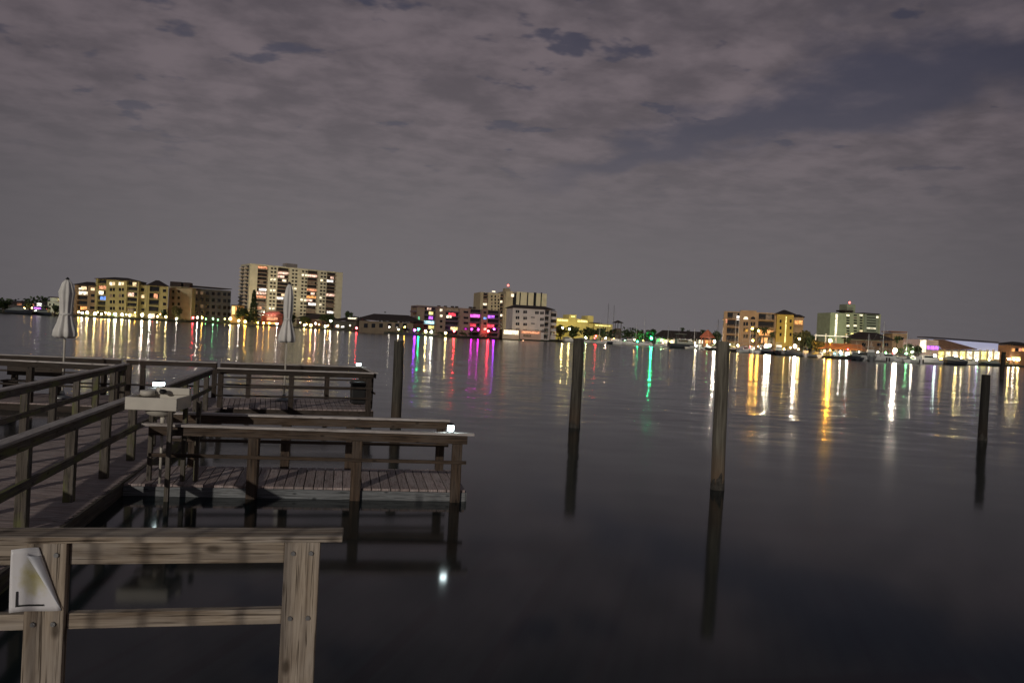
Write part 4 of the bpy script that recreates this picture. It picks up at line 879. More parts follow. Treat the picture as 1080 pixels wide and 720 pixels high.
def motor_boat(x, ywl, L, rz, label, hm=M_HULLW, kind='cruiser', d=None, out=4.0, s=1.0):
    d = shore_d(x) - out if d is None else d
    u, _ = uv(x, ywl); t = thing('motor_boat', label, 'boat', (u * d / FPX, d, 0), R(rz), 'boats moored along the far shore')
    L = L * 1.55; B, D = L * .34, L * .15; hull(L, B, D).build('hull', hm, t)
    if kind == 'covered':
        m = MB(); n = 7
        for i in range(n - 1):
            xs_ = [-.48 * L + .9 * L * k / (n - 1) for k in (i, i + 1)]; hs = [D * 1.05 + math.sin(math.pi * (k + .6) / n) * L * .13 for k in (i, i + 1)]; ws = [B * .48 * (1 - max(0, (k - 3.5)) * .26) for k in (i, i + 1)]
            for sgn in (-1, 1): m.poly([(xs_[0], 0, hs[0]), (xs_[1], 0, hs[1]), (xs_[1], sgn * ws[1], D * 1.02), (xs_[0], sgn * ws[0], D * 1.02)])
        m.build('canvas_cover', M_CANVAS, t)
    else:
        m = MB(); m.prism([(-.30 * L, D * .95), (.26 * L, D * 1.02), (.16 * L, D * 1.75), (-.05 * L, D * 1.95), (-.30 * L, D * 1.95)], -B * .33, B * .33); m.build('cabin', M_HULLW if hm is not M_HULLD else M_CANVAS, t)
        m = MB()
        for sg in (-1, 1): m.box(-.26 * L, .06 * L, sg * B * .335 - .03, sg * B * .335 + .03, D * 1.42, D * 1.75, 1.0)
        m.build('cabin_window', M_GLASS, t)
        if kind == 'flybridge':
            m = MB(); m.prism([(-.28 * L, D * 1.96), (.0, D * 1.96), (-.03 * L, D * 2.5), (-.28 * L, D * 2.35)], -B * .28, B * .28); m.build('flybridge', M_HULLW, t)
        m = MB()
        for sx in (-.26, -.04):
            for sg in (-1, 1): m.cyl((sx * L, sg * B * .26, D * 1.9), (sx * L, sg * B * .24, D * 3.0), .05, .05, 6)
        m.box(-.31 * L, .02 * L, -B * .32, B * .32, D * 3.0, D * 3.08, 1.0); m.build('hard_top', M_CANVAS, t)
        for sg in (-.2, .2): MB().box(-.55 * L, -.5 * L, sg * B - .18, sg * B + .18, D * .2, D * 1.25, 1.0).build('outboard_motor', M_BLACK, t)
        m = MB(); m.cyl((-.2 * L, 0, D * 3.05), (-.24 * L, 0, D * 4.4), .03, .015, 5); m.build('antenna', M_WHITE, t)
    return t
def sail_boat(x, ywl, ytop, L, rz, label, mast=M_HULLW, hm=M_HULLW, out=5.0, d=None):
    d = shore_d(x) - out if d is None else d
    u, _ = uv(x, ywl); p = zat(x, ytop, d); t = thing('sailing_boat', label, 'sailing boat', (u * d / FPX, d, 0), R(rz), 'sailing boats moored along the far shore')
    L = L * 1.2; B, D, H_ = L * .28, L * .12, p.z; hull(L, B, D).build('hull', hm, t)
    MB().prism([(-.18 * L, D), (.18 * L, D), (.12 * L, D * 1.5), (-.16 * L, D * 1.55)], -B * .26, B * .26).build('cabin', M_HULLW, t)
    MB().cyl((0.05 * L, 0, D * .9), (0.05 * L, 0, H_), .13, .09, 8).build('mast', mast, t)
    MB().cyl((0.05 * L, 0, D * 2.2), (-.36 * L, 0, D * 2.1), .08, .07, 6).cyl((0, 0, D * 2.4), (-.34 * L, 0, D * 2.35), .2, .12, 8).build('boom', M_CANVAS, t)
    m = MB(); m.cyl((.5 * L, 0, D * 1.25), (0.05 * L, 0, H_ * .97), .025, .025, 4); m.cyl((-.5 * L, 0, D), (0.05 * L, 0, H_ * .99), .025, .025, 4)
    m.cyl((0.05 * L, -B * .4, H_ * .55), (0.05 * L, B * .4, H_ * .55), .04, .04, 5)
    for sg in (-1, 1): m.cyl((0.05 * L, sg * B * .45, D), (0.05 * L, sg * B * .4, H_ * .55), .02, .02, 4); m.cyl((0.05 * L, sg * B * .4, H_ * .55), (0.05 * L, 0, H_ * .97), .02, .02, 4)
    m.build('rigging', M_STEEL, t); return t
DKM = plain('dark_mast', (0.06, 0.05, 0.05), 0.5)
for a in [(638.6, 363, 319.5, 13, 15, 'sailing boat with the tallest dark mast, left of the lookout tower', DKM, M_HULLD), (644.6, 364, 321.5, 12, -20, 'sailing boat with a slightly shorter thin dark mast', DKM, M_HULLW),
          (631, 362, 337, 10, 5, 'sailing boat with a short pale mast left of the tall dark mast', M_HULLW, M_HULLW), (669.5, 365, 341, 10, 10, 'sailing boat with a pale mast left of the green lamp', M_HULLW, M_HULLW), (677.5, 365, 334.5, 11, -12, 'sailing boat with a taller pale mast beside the green lamp', M_HULLW, M_HULLW),
          (755, 369, 336.5, 11, 20, 'sailing boat with dark mast hidden behind the middle piling', DKM, M_HULLD), (773.4, 372, 336, 10, 8, 'sailing boat with the left of two pale masts before the apricot condominium', M_HULLW, M_HULLW), (776.8, 372, 333.5, 11, 25, 'sailing boat with the right of two pale masts before the apricot condominium', M_HULLW, M_HULLD),
          (703, 366, 344, 10, 5, 'sailing boat with short pale mast at the left end of the boathouse', M_HULLW, M_HULLW), (731, 367, 346, 9, 20, 'sailing boat with a thin pale mast before the right half of the boathouse', M_HULLW, M_HULLW), (789, 374, 343, 10, 15, 'sailing boat with pale mast before the arched windows', M_HULLW, M_HULLW),
          (914, 381, 352, 9, 30, 'sailing boat with short mast left of the tall pale mast', M_HULLW, M_HULLD), (954, 383, 350, 9, 10, 'sailing boat with mast crossing the small beige house', M_HULLW, M_HULLW), (928.6, 381, 338.5, 12, 12, 'sailing boat with a tall pale mast below the pale green tower', M_HULLW, M_HULLW)]:
    sail_boat(*a)
for a in [(599, 357, 8, 8, 'white runabout lit by lamps left of the leftmost free piling', M_HULLW, 'cruiser'), (613, 358, 8, 170, 'white motor boat moored right behind the leftmost free piling', M_HULLW, 'covered'),
          (651, 363.5, 9, 12, 'white cruiser with awning moored below the lookout tower', M_HULLW, 'cruiser'), (661, 364, 8, 188, 'white flybridge boat right of the awning cruiser', M_HULLW, 'flybridge'), (722, 367, 13, 5, 'dark-hulled cabin boat with white deck before the boathouse', M_HULLD, 'cruiser'),
          (737, 368, 7, 80, 'small white boat moored bow-on before the orange hut', M_HULLW, 'cruiser'), (786, 373, 7, 30, 'blue-hulled boat before the apricot condominium', M_HULLB, 'cruiser'), (801, 375, 7, 60, 'grey covered boat left of the two glaring marina lamps', M_HULLW, 'covered'),
          (808, 375.5, 6.5, 115, 'small covered boat right below the two glaring marina lamps', M_HULLD, 'covered'), (821, 376, 8, 250, 'bulky white-topped cruiser left of the grey covered boat', M_HULLD, 'flybridge'), (838, 378, 7, 285, 'grey canvas covered boat below the single glaring lamp', M_CANVAS, 'covered'),
          (849, 379, 6, 70, 'small white cruiser at the left end of the orange shed', M_HULLW, 'cruiser'), (908, 381, 7, 20, 'dark cabin boat with arch at the right end of the orange shed', M_HULLD, 'cruiser'), (917, 381.5, 7.5, 70, 'taller dark flybridge boat left of the pale mast', M_HULLD, 'flybridge'),
          (937, 381.5, 7, 10, 'white cruiser right of the pale mast', M_HULLW, 'cruiser'), (946, 382.5, 5, 160, 'small white boat right below the glaring lamp by the pale mast', M_HULLW, 'cruiser'), (957, 384, 6.5, 60, 'grey boat with canvas cover below the dark tree', M_HULLW, 'covered'),
          (980, 384.5, 7.5, 5, 'green-lit boat before the purple-lit wall of the hall', M_HULLW, 'cruiser'), (1003, 385, 8, 185, 'dark covered boat before the hall terrace', M_HULLD, 'covered'), (20, 334, 9, 0, 'small dark boat at the far left shore', M_HULLD, 'covered'), (44, 335, 8, 180, 'small boat by the purple-porch house', M_HULLD, 'cruiser'),
          (628, 361, 7, 20, 'white covered boat right of the leftmost free piling', M_HULLW, 'covered'), (684, 365.5, 7, 350, 'white boat lit green in front of the strong green lamp', M_HULLW, 'cruiser'), (697, 366, 7, 15, 'white flybridge boat before the left end of the boathouse', M_HULLW, 'flybridge'),
          (747, 368.5, 6, 40, 'white covered boat between the orange hut and the middle piling', M_HULLW, 'covered'), (771, 371.5, 7, 10, 'white cruiser just right of the middle piling', M_HULLW, 'cruiser'), (793, 374, 6, 75, 'white flybridge boat right of the blue-hulled boat', M_HULLW, 'flybridge'),
          (829, 377, 6, 100, 'white cruiser between the bulky cruiser and the grey canvas covered boat', M_HULLW, 'cruiser'), (858, 379.5, 6, 95, 'small white covered boat under the yellow-green lit tree', M_HULLW, 'covered'), (925, 381, 6, 110, 'white flybridge boat touching the foot of the tall pale mast', M_HULLW, 'flybridge'),
          (965, 384, 6, 85, 'white cruiser under the dark tree left of the blue-white hall', M_HULLW, 'cruiser'), (1022, 386, 6, 10, 'small white boat before the middle of the hall terrace', M_HULLW, 'cruiser'), (1044, 387, 6, 170, 'small dark boat at the right end of the hall terrace', M_HULLD, 'covered')]:
    motor_boat(*a)
# low floating jetties for the marina boats
def jetty(x0, x1, label, out=2.0):
    a, b_ = shore_pt(x0, -out, 0.55), shore_pt(x1, -out, 0.55); t = thing('jetty', label, 'jetty', a)
    d = b_ - a; MB().beam((0, 0, 0), d, 1.6, 0.25).build('deck', W_DARK, t); n = max(2, int(d.length / 7)); mm = None
    for i in range(n + 1): MB().cyl(d * i / n + Vector((0, -0.9, -1.8)), d * i / n + Vector((0, -0.9, 1.3)), .14, .13, 8).build('pile', M_PILE, t)
jetty(4, 52, 'dark low jetty at the far left shore'); jetty(372, 402, 'jetty under the three red lamps', 1.5); jetty(642, 690, 'jetty below the lookout tower'); jetty(766, 848, 'long marina jetty before the apricot condominium'); jetty(900, 962, 'jetty under the pale mast boats')

# ------------------------------------------------------------------ mooring piles in the water
M_CRUST = plain('barnacles', (0.055, 0.050, 0.043), 0.95, 0.5, 22, bump=0.8)
def piling(xt, yt, xb, yb, r, label, mat=None):
    b_ = at(xb, yb, 0.0); d = b_.y; top = zat(xt, yt, d)
    t = thing('mooring_piling', label, 'piling', (b_.x, d, 0), 0, 'mooring pilings standing in the water')
    m = MB(); H_ = top.z; dx = top.x - b_.x; n = 14; prof = []
    q = random.Random(int(xt)); k = 10; base = len(m.v)
    rings = []
    for i in range(k + 1):
        f = i / k; z = -2.5 + (H_ + 2.5) * f; rr = r * (1.05 - .10 * f); ox = dx * max(0, z) / H_
        rings.append([Vector((ox + rr * (1 + .05 * math.sin(3 * a_ + i) + q.uniform(-.03, .03)) * math.cos(a_), rr * (1 + q.uniform(-.04, .04)) * math.sin(a_), z)) for a_ in [2 * math.pi * j / n for j in range(n)]])
    for a, c in zip(rings, rings[1:]):
        for j in range(n): jj = (j + 1) % n; m.poly([a[j], a[jj], c[jj], c[j]])
    m.poly(rings[-1]); m.build('piling_shaft', mat or M_PILE, t)
    m = MB(); rings = []
    for i in range(8):
        z = -.4 + .1 * i; rings.append([Vector((r * (1.10 - .004 * i * i + q.uniform(-.05, .09)) * math.cos(a_) + dx * max(0, z) / H_, r * (1.10 - .004 * i * i + q.uniform(-.05, .09)) * math.sin(a_), z + (q.uniform(-.05, .06) if i == 7 else 0))) for a_ in [2 * math.pi * j / n for j in range(n)]])
    for a, c in zip(rings, rings[1:]):
        for j in range(n): jj = (j + 1) % n; m.poly([a[j], a[jj], c[jj], c[j]])
    m.build('barnacle_crust', M_CRUST, t); return t
piling(610.5, 357, 606, 450.5, 0.165, 'free piling left of the middle of the water, its foot stained orange', M_OLD)
piling(762.5, 360, 757, 516, 0.122, 'tallest and nearest free piling, greenish grey')
piling(1040, 395, 1036.5, 464, 0.135, 'short black piling near the right edge', M_TAR)
piling(1058.5, 371, 1056.5, 399, 0.30, 'distant black piling at the right edge before the hall', M_TAR)
piling(421, 359, 417, 452, 0.135, 'dark piling rising behind the nearest dock platform', M_OLD)

# ------------------------------------------------------------------ docks
def lerp(a, b_, t): return Vector(a) * (1 - t) + Vector(b_) * t
def planked(mb, fl, fr, br, bl, z, width=0.14, th=0.035, t=None):
    n = max(2, int((Vector(fr) - Vector(fl)).length / width))
    for i in range(n):
        f = (i + .5) / n; a = lerp(fl, fr, f); b_ = lerp(bl, br, f); a.z = b_.z = z
        mb.beam(a, b_, (Vector(fr) - Vector(fl)).length / n - 0.012, th)
    return mb
def railing(name, label, p0, p1, ztop, zdeck, ts, mats, cap_w=0.14, mid=0.5, under=True, post_w=0.14, over=0.0, foot=None, mids=None, capmat=None):
    """posts, cap board, top rail under it and middle rail between two points"""
    p0, p1 = Vector(p0), Vector(p1); r = thing(name, label, 'railing', (p0.x, p0.y, zdeck), 0, 'wooden railings of the docks')
    o = Vector((p0.x, p0.y, zdeck)); d = (p1 - p0); d.z = 0; n = d.normalized(); a = Vector((p0.x, p0.y, ztop)) - o; b_ = Vector((p1.x, p1.y, ztop)) - o
    MB().beam(a - n * over, b_ + n * over, cap_w, 0.035).build('cap_board', capmat or mats[0], r, bevel=0.004)
    if under: MB().beam(a - Vector((0, 0, .04)), b_ - Vector((0, 0, .04)), 0.045, 0.13).build('top_rail', mats[1], r, bevel=0.004)
    for mz in (mids or [mid]): MB().beam(a + Vector((0, 0, zdeck + mz - ztop)), b_ + Vector((0, 0, zdeck + mz - ztop)), 0.045, 0.10 if not mids else 0.05).build('middle_rail', mats[1], r, bevel=0.004)
    for t in ts:
        p = lerp(a, b_, t); f = foot if foot is not None else 0.0
        MB().beam((p.x, p.y, f - zdeck if foot is not None else 0), (p.x, p.y, ztop - zdeck - 0.038), post_w, post_w, up=Vector((n.x, n.y, 0)).cross(Vector((0, 0, 1)))).build('post', mats[2], r, Vector((0, 0, 0)) , bevel=0.006)
    return r
def tpx(p0, p1, xs_, y, z):
    """fractions along a line at image columns"""
    out = []
    for x in xs_:
        u, _ = uv(x, y); k = u / FPX; d = (p1[0] - p0[0], p1[1] - p0[1]); out.append((k * p0[1] - p0[0]) / (d[0] - k * d[1]))
    return out

# nearest dock platform
ZA, ZAR = 0.17, 1.07
A_FL, A_FR = Vector((-5.55, 10.40, 0)), Vector((-0.60, 11.14, 0)); A_BL, A_BR = Vector((-5.95, 11.75, 0)), Vector((-0.92, 12.75, 0))
t = thing('dock_platform', 'nearest wooden dock platform with pale front edge', 'dock', (A_FL.x, A_FL.y, 0)); o = A_FL
pm = MB(); planked(pm, A_FL - o, A_FR - o, A_BR - o, A_BL - o, ZA); pm.build('deck', W_DECK, t, bevel=0.003)
def fascia(a, b_, z1, z0, mat, off): d = (b_ - a).normalized(); n = Vector((d.y, -d.x, 0)); return MB().beam(a + n * off + Vector((0, 0, z1)), b_ + n * off + Vector((0, 0, z1)), 0.045, z1 - z0).build('fascia', mat, t, bevel=0.004)
fascia(A_FL - o, A_FR - o, ZA - .037, -.01, W_FASC, 0.0); fascia(A_FR - o, A_BR - o, ZA - .037, -.01, W_FASC, 0.0); fascia(A_BR - o, A_BL - o, ZA - .037, -.01, W_DARK, 0.0)
for p in (lerp(A_FL, A_BL, .5), lerp(A_FL, A_FR, .5) + Vector((-.2, .7, 0)), A_FR + Vector((-.16, .16, 0)), lerp(A_FR, A_BR, .85)):
    q_ = p - o; MB().cyl((q_.x, q_.y, -2), (q_.x, q_.y, .12), .11, .11, 10).build('pile', M_PILE, t)
n_ = (A_FR - A_FL).normalized(); out_ = Vector((n_.y, -n_.x, 0)) * 0.10
fr0, fr1 = A_FL + out_ + n_ * 0.40, A_FR + out_ - n_ * 0.02
MA = (W_CAP, W_POST, W_POST)
ts = tpx(fr0, fr1, (265, 375, 481), 500, ZAR)
railing('dock_railing', 'front railing of the nearest dock platform with posts reaching into the water', fr0, fr1, ZAR, ZA, ts, MA, foot=-2.0, mids=[0.47], over=0.10, post_w=0.15)
bk0, bk1 = A_BL + n_ * 0.45 + Vector((0, -.1, 0)), A_BR + Vector((-.1, -.12, 0))
ts = tpx(bk0, bk1, (203, 301, 369, 465), 460, ZAR)
railing('dock_railing', 'back railing of the nearest dock platform', bk0, bk1, ZAR, ZA, ts, MA, mids=[0.47, 0.68], over=0.0)
# walkway
ZW, ZWR = 0.20, 1.30
R0, R1 = Vector((-4.22, 4.2, 0)), Vector((-8.02, 19.35, 0)); L0, L1 = Vector((-6.25, 4.4, 0)), Vector((-10.42, 19.55, 0))
wd = (R1 - R0).normalized(); wn = Vector((wd.y, -wd.x, 0))
t = thing('walkway', 'wooden walkway running from the lower left out to the far platforms', 'walkway', (R0.x, R0.y, 0)); o = R0
pm = MB(); planked(pm, L0 - wn * .25 - o, L1 - wn * .25 - o + wd * .5, R1 + wn * .22 - o + wd * .5, R0 + wn * .22 - o, ZW); pm.build('deck', W_DECK, t)
MB().beam(R0 + wn * .245 - o + Vector((0, 0, ZW - .002)), R1 + wn * .245 - o + Vector((0, 0, ZW - .002)), .045, .20).build('fascia', W_RAMP, t, bevel=0.004)
MB().beam(L0 - wn * .275 - o + Vector((0, 0, ZW - .002)), L1 - wn * .275 - o + Vector((0, 0, ZW - .002)), .045, .20).build('fascia', W_RAMP, t)
for i in range(8):
    for a, b_ in ((R0, R1), (L0, L1)):
        p = lerp(a, b_, (i + .3) / 8) - o; MB().cyl((p.x, p.y, -2), (p.x, p.y, ZW - .05), .11, .11, 10).build('pile', M_PILE, t)
MR = (W_CAP, W_RAMP, W_RAMP)
nR = int((R1 - R0).length / 1.45)
d7 = (Vector((0, 7.74, 0)).y - R0.y) / (R1.y - R0.y); stp = 1.45 / (R1 - R0).length * 1.0
ts = [d7 + stp * k for k in range(-2, 9) if 0.01 < d7 + stp * k < 0.995]
railing('walkway_railing', 'right railing of the walkway, passing behind the white sink', R0, R1, ZWR, ZW, ts, MR, mid=0.60, over=0.05, post_w=0.115)
ts = [0.003 + stp * k for k in range(0, 11) if 0.003 + stp * k <= 0.999] + [0.997]
railing('walkway_railing', 'left railing of the walkway', L0, L1, ZWR, ZW, ts, MR, mid=0.60, over=0.05, post_w=0.115)
# far platforms at the walkway's end
ZB = 0.20
def platform(name, label, fl, fr, br, bl, fm=W_DARK):
    global t
    t = thing(name, label, 'dock', (fl.x, fl.y, 0)); o = fl; pm = MB(); planked(pm, fl - o, fr - o, br - o, bl - o, ZB - .004); pm.build('deck', W_DECK, t)
    for a, b_ in ((fl, fr), (fr, br), (br, bl), (bl, fl)): fascia(a - o, b_ - o, ZB - .041, -.02, fm, 0.0)
    for p in (lerp(fl, br, .06), lerp(fr, bl, .06), lerp(br, fl, .06), lerp(bl, fr, .06), lerp(fl, fr, .5) + Vector((0, .3, 0))):
        q_ = p - o; MB().cyl((q_.x, q_.y, -2), (q_.x, q_.y, .15), .11, .11, 10).build('pile', M_PILE, t)
B_FL, B_FR, B_BR, B_BL = Vector((-8.05, 19.85, 0)), Vector((-3.98, 21.15, 0)), Vector((-4.85, 24.2, 0)), Vector((-9.0, 22.45, 0))
platform('dock_platform', 'far dock platform under the right closed umbrella', B_FL, B_FR, B_BR, B_BL)
MBm = (W_CAP, W_DARK, W_DARK)
def rx(label, p0, p1, xs_, y, zr=ZWR, **k): return railing('platform_railing', label, p0, p1, zr, ZB, [min(1, max(0, q)) for q in tpx(p0, p1, xs_, y, zr)], MBm, **k)
bf0, bf1 = B_FL + Vector((0, -.05, 0)), B_FR + Vector((-.02, -.05, 0))
rx('front railing of the far platform under the right closed umbrella', bf0, bf1, (232, 307, 389), 410, mids=[0.36, 0.66], foot=-1.5)
bb0, bb1 = Vector((-9.0, 22.35, 0)), Vector((-4.95, 24.1, 0))
rx('back railing of the far platform under the right closed umbrella', bb0, bb1, (262, 345, 381), 405, mids=[0.36, 0.66])
rx('short end railing of the far platform beside the dark bin', bf1 + Vector((0.04, .12, 0)), bb1 + Vector((.06, -.1, 0)), (393.5, 386), 405, mids=[0.5])
C_FL, C_FR, C_BR, C_BL = Vector((-16.5, 18.25, 0)), Vector((-10.85, 18.85, 0)), Vector((-11.4, 21.6, 0)), Vector((-17.0, 20.2, 0))
platform('dock_platform', 'far left dock platform under the left closed umbrella', C_FL, C_FR, C_BR, C_BL)
rx('front railing of the left platform, its end meeting the walkway', C_FL, C_FR + Vector((.5, 0.05, 0)), (-40, 30, 100, 128), 395, mids=[0.5])
rx('back railing of the left platform in front of the open water', C_BL + Vector((0, -.1, 0)), C_BR + Vector((-.2, -.12, 0)), (-45, 14.5, 61, 109), 390, mids=[0.36, 0.66])
# cross piece between the two far platforms
t = thing('dock_platform', 'middle cross platform at the end of the walkway', 'dock', (-10.7, 19.6, 0)); o = Vector((-10.7, 19.6, 0))
pm = MB(); planked(pm, Vector((-10.75, 19.75, 0)) - o, Vector((-8.12, 20.1, 0)) - o, Vector((-9.1, 22.4, 0)) - o, Vector((-11.3, 21.6, 0)) - o, ZB - .002); pm.build('deck', W_DECK, t)
for p in ((-10.2, 20.3), (-9.3, 21.6)): MB().cyl((p[0] - o.x, p[1] - o.y, -2), (p[0] - o.x, p[1] - o.y, .15), .11, .11, 10).build('pile', M_PILE, t)
rx('back railing at the end of the walkway between the two platforms', Vector((-11.45, 21.5, 0)), Vector((-9.1, 22.3, 0)), (135, 150, 226), 395, mids=[0.36])

# ------------------------------------------------------------------ dock furniture
# white sink on legs
SD = 10.15
c0 = zat(131.5, 418.5, SD); c1 = zat(184, 420.8, SD); zs = (c0.z + c1.z) / 2
t = thing('fish_cleaning_sink', 'white rectangular sink with rounded bowl on tall wooden legs beside the walkway', 'sink', (c0.x, c0.y, ZA), R(6)); w_ = (c1 - c0).length; ht = zs - ZA; dp = 0.62
m = MB(); T_ = .03; hh = .18
m.box(0, w_, 0, T_, ht - hh, ht); m.box(0, w_, dp - T_, dp, ht - hh, ht); m.box(0, T_, T_, dp - T_, ht - hh, ht); m.box(w_ - T_, w_, T_, dp - T_, ht - hh, ht); m.box(T_, w_ - T_, T_, dp - T_, ht - hh, ht - hh + .02)
m.build('basin', M_WHITE, t, bevel=0.008)
m = MB(); prof = [(.02, -.11), (.13, -.105), (.19, -.07), (.215, -.02), (.22, 0.0)]; m.lathe(prof, 24, 1.0, (w_ * .55, dp * .48, ht - hh), None); m.build('bowl', M_WHITE, t)
MB().cyl((w_ * .62, dp * .4, ht - hh - .10), (w_ * .62, dp * .4, ht - hh - .22), .035, .03, 12).cyl((w_ * .62, dp * .4, ht - hh - .22), (w_ * .62, dp * .4, 0.02), .02, .02, 10).build('drain_pipe', M_WHITE, t)
m = MB(); m.box(w_ * .30, w_ * .98, dp - .06, dp + .02, ht, ht + .10); m.build('splash_back', M_WHITE, t, bevel=0.006)
m = MB(); m.ball((w_ * .50, dp * .72, ht + .05), .055, 12, 8, sz=.7); m.cyl((w_ * .5, dp * .72, ht + .05), (w_ * .5, dp * .55, ht + .09), .014, .012, 8); m.build('tap', M_BLACK, t)
MB().cyl((w_ * .16, dp * .8, ht - .02), (w_ * .16, dp * .8, ht + .055), .10, .10, 16).build('soap_dish', M_WHITE, t)
for lx, ly in ((w_ - .07, -.02), (w_ - .05, dp - .08), (w_ * .26, dp - .1), (w_ + .13, dp - .05)): MB().box(lx - .03, lx + .03, ly - .03, ly + .03, -.25 if ly < 0 else 0, ht - hh - .003 if lx < w_ else ht - hh + .1).build('leg', W_RAMP, t, bevel=0.004)
MB().beam((w_ - .07, .03, ht - .46), (w_ - .05, dp - .13, ht - .46), .04, .08).build('brace', W_RAMP, t)
# solar lamps on the posts
def solar(p, label, r=0.06, h=0.11, s=1.0):
    t = thing('solar_post_lamp', label, 'lamp', p, 0, 'white solar lamps on the dock posts')
    MB().box(-r, r, -r, r, 0, .02).build('base', M_BLACK, t); MB().box(-r * .92, r * .92, -r * .92, r * .92, .021, h, 1.0).build('lens', M_LAMPCOOL, t, bevel=0.01)
    m = MB(); m.lathe([(r * 1.25, h), (r * 1.2, h + .015), (r * .2, h + .04)], 4, 1.0, (0, 0, 0)); m.build('lid', M_BLACK, t, ); return t
p = lerp(fr0, fr1, tpx(fr0, fr1, (475,), 455, ZAR)[0]); solar((p.x, p.y + .02, ZAR), 'cool white lamp on the end of the nearest platform railing', .05, .11)
p = lerp(bb0, bb1, .97); solar((p.x, p.y, ZWR), 'cool white lamp on the back corner of the far platform', .07, .11)
k_ = tpx(R0, R1, (167,), 409, ZWR)[0]; p = lerp(R0, R1, k_); solar((p.x, p.y, ZWR), 'cool white lamp on the walkway railing behind the sink', .085, .085)
# closed umbrellas
def umbrella(xt, yt, xb, d, zb, prof, label):
    a = zat(xt, yt, d); t = thing('closed_umbrella', label, 'umbrella', (a.x, d, zb), 0, 'closed patio umbrellas on the far platforms')
    H_ = a.z - zb
    MB().cyl((0, 0, 0.02), (0, 0, H_ - .02), .026, .026, 10).build('pole', M_WHITE, t)
    MB().lathe([(.26, 0), (.26, .05), (.08, .09), (.04, .22)], 16).build('base', M_STEEL, t)
    q = random.Random(int(xt)); ph = [q.uniform(.75, 1.2) for _ in range(8)]
    def fn(g, z):
        amp = .13 + .22 * max(0.0, min(1.0, (H_ - z) / (H_ * .55))); i = int((g / (2 * math.pi) * 8)) % 8
        return 1 + amp * ph[i] * math.cos(8 * g) * .8
    m = MB(); m.lathe([(r_, H_ - f * (prof[-1][1]) ) for r_, f in [(r_ * .9, f / prof[-1][1]) for r_, f in prof]], 64, 1.0, (0, 0, 0), fn); m.build('canopy', M_CLOTH, t)
    zt_ = H_ - prof[4][1]; MB().lathe([(prof[4][0] * 1.04, zt_ - .03), (prof[4][0] * 1.12, zt_), (prof[4][0] * 1.04, zt_ + .03)], 24).build('tie_strap', M_CLOTH, t)
    m = MB(); m.lathe([(.05, H_ - .01), (.045, H_ + .03), (.012, H_ + .07)], 10); m.build('finial', M_BLACK, t); return t
prof1 = [(.05, 0.0), (.13, .10), (.20, .35), (.165, .62), (.145, .96), (.19, 1.18), (.26, 1.42), (.27, 1.55), (.20, 1.62), (.05, 1.58)]
umbrella(71.5, 295, 67, 20.0, ZB, prof1, 'closed white umbrella on the left platform, partly before the yellow-lit condominium')
prof2 = [(.04, 0.0), (.10, .12), (.15, .40), (.15, .80), (.115, 1.10), (.17, 1.32), (.245, 1.62), (.25, 1.76), (.18, 1.82), (.05, 1.78)]
umbrella(305.5, 299.5, 301, 22.4, ZB, prof2, 'closed grey-white umbrella on the far platform in front of the cream tower')
# dark bin on the far platform and a bench on the left one
p = at(381, 429, ZB); p = Vector((-4.75, 22.6, ZB))
t = thing('bin', 'dark square bin at the right end of the far platform', 'bin', p, R(20)); MB().box(-.21, .21, -.21, .21, 0.03, .62).build('body', M_BLACK, t, bevel=0.02); MB().box(-.235, .235, -.235, .235, .62, .70).build('lid', M_BLACK, t, bevel=0.015)
t = thing('bench', 'dark wooden bench behind the front railing of the left platform', 'bench', (-13.2, 19.9, ZB), R(6))
pm = MB(); planked(pm, (-.75, -.2, 0), (.75, -.2, 0), (.75, .2, 0), (-.75, .2, 0), .46, .5); pm.build('seat', W_DARK, t)
for lx in (-.6, .6): MB().box(lx - .05, lx + .05, -.18, .18, 0, .424).build('leg', W_DARK, t)
MB().beam((-.75, .2, .86), (.75, .2, .86), .04, .28).build('backrest', W_DARK, t)
for lx in (-.6, .6): MB().box(lx - .04, lx + .04, .225, .265, 0.3, .84).build('back_support', W_DARK, t)

# ------------------------------------------------------------------ foreground railing with the paper notice
ZC = 1.74
f0, f1 = at(0, 567, ZC), at(361, 566, ZC); dirr = (f1 - f0).normalized(); nb = Vector((-dirr.y, dirr.x, 0))      # nb points away from the viewer
fx0 = f0 - dirr * 1.6
t = thing('front_railing', 'weathered wooden railing in the foreground with a paper notice on its left post', 'railing', (f1.x, f1.y, 0.65)); o = Vector((f1.x, f1.y, 0.65))
MB().beam(fx0 + nb * .07 - o, f1 + nb * .07 - o, .14, .024, t=1.0).build('cap_board', W_FORE, t, bevel=0.003)
P = [(45, 620), (315, 640)]
fr = [tpx(f0, f1, (x,), y, ZC)[0] for x, y in P]; pc = [lerp(f0, f1, k) for k in fr]
fr.insert(0, None); pc.insert(0, pc[0] - dirr * 1.35)
for i, p in enumerate(pc):
    c_ = p + nb * .052 - o; MB().beam((c_.x, c_.y, -.9), (c_.x, c_.y, ZC - .65 - .026), .14, .045, t=1.0 if i < 2 else 1.08, up=nb).build('post', W_FORE, t, bevel=0.004)
for a, c in ((pc[0], pc[1]), (pc[1], pc[2])):
    a_, c_ = a + dirr * .072, c - dirr * .072
    MB().beam(a_ + nb * .05 + Vector((0, 0, -.027)) - o, c_ + nb * .05 + Vector((0, 0, -.027)) - o, .038, .089, t=0.85).build('top_rail', W_FORE, t, bevel=0.004)
    MB().beam(a_ + nb * .05 + Vector((0, 0, 1.435 - ZC)) - o, c_ + nb * .05 + Vector((0, 0, 1.435 - ZC)) - o, .038, .062, t=0.95).build('middle_rail', W_FORE, t, bevel=0.004)
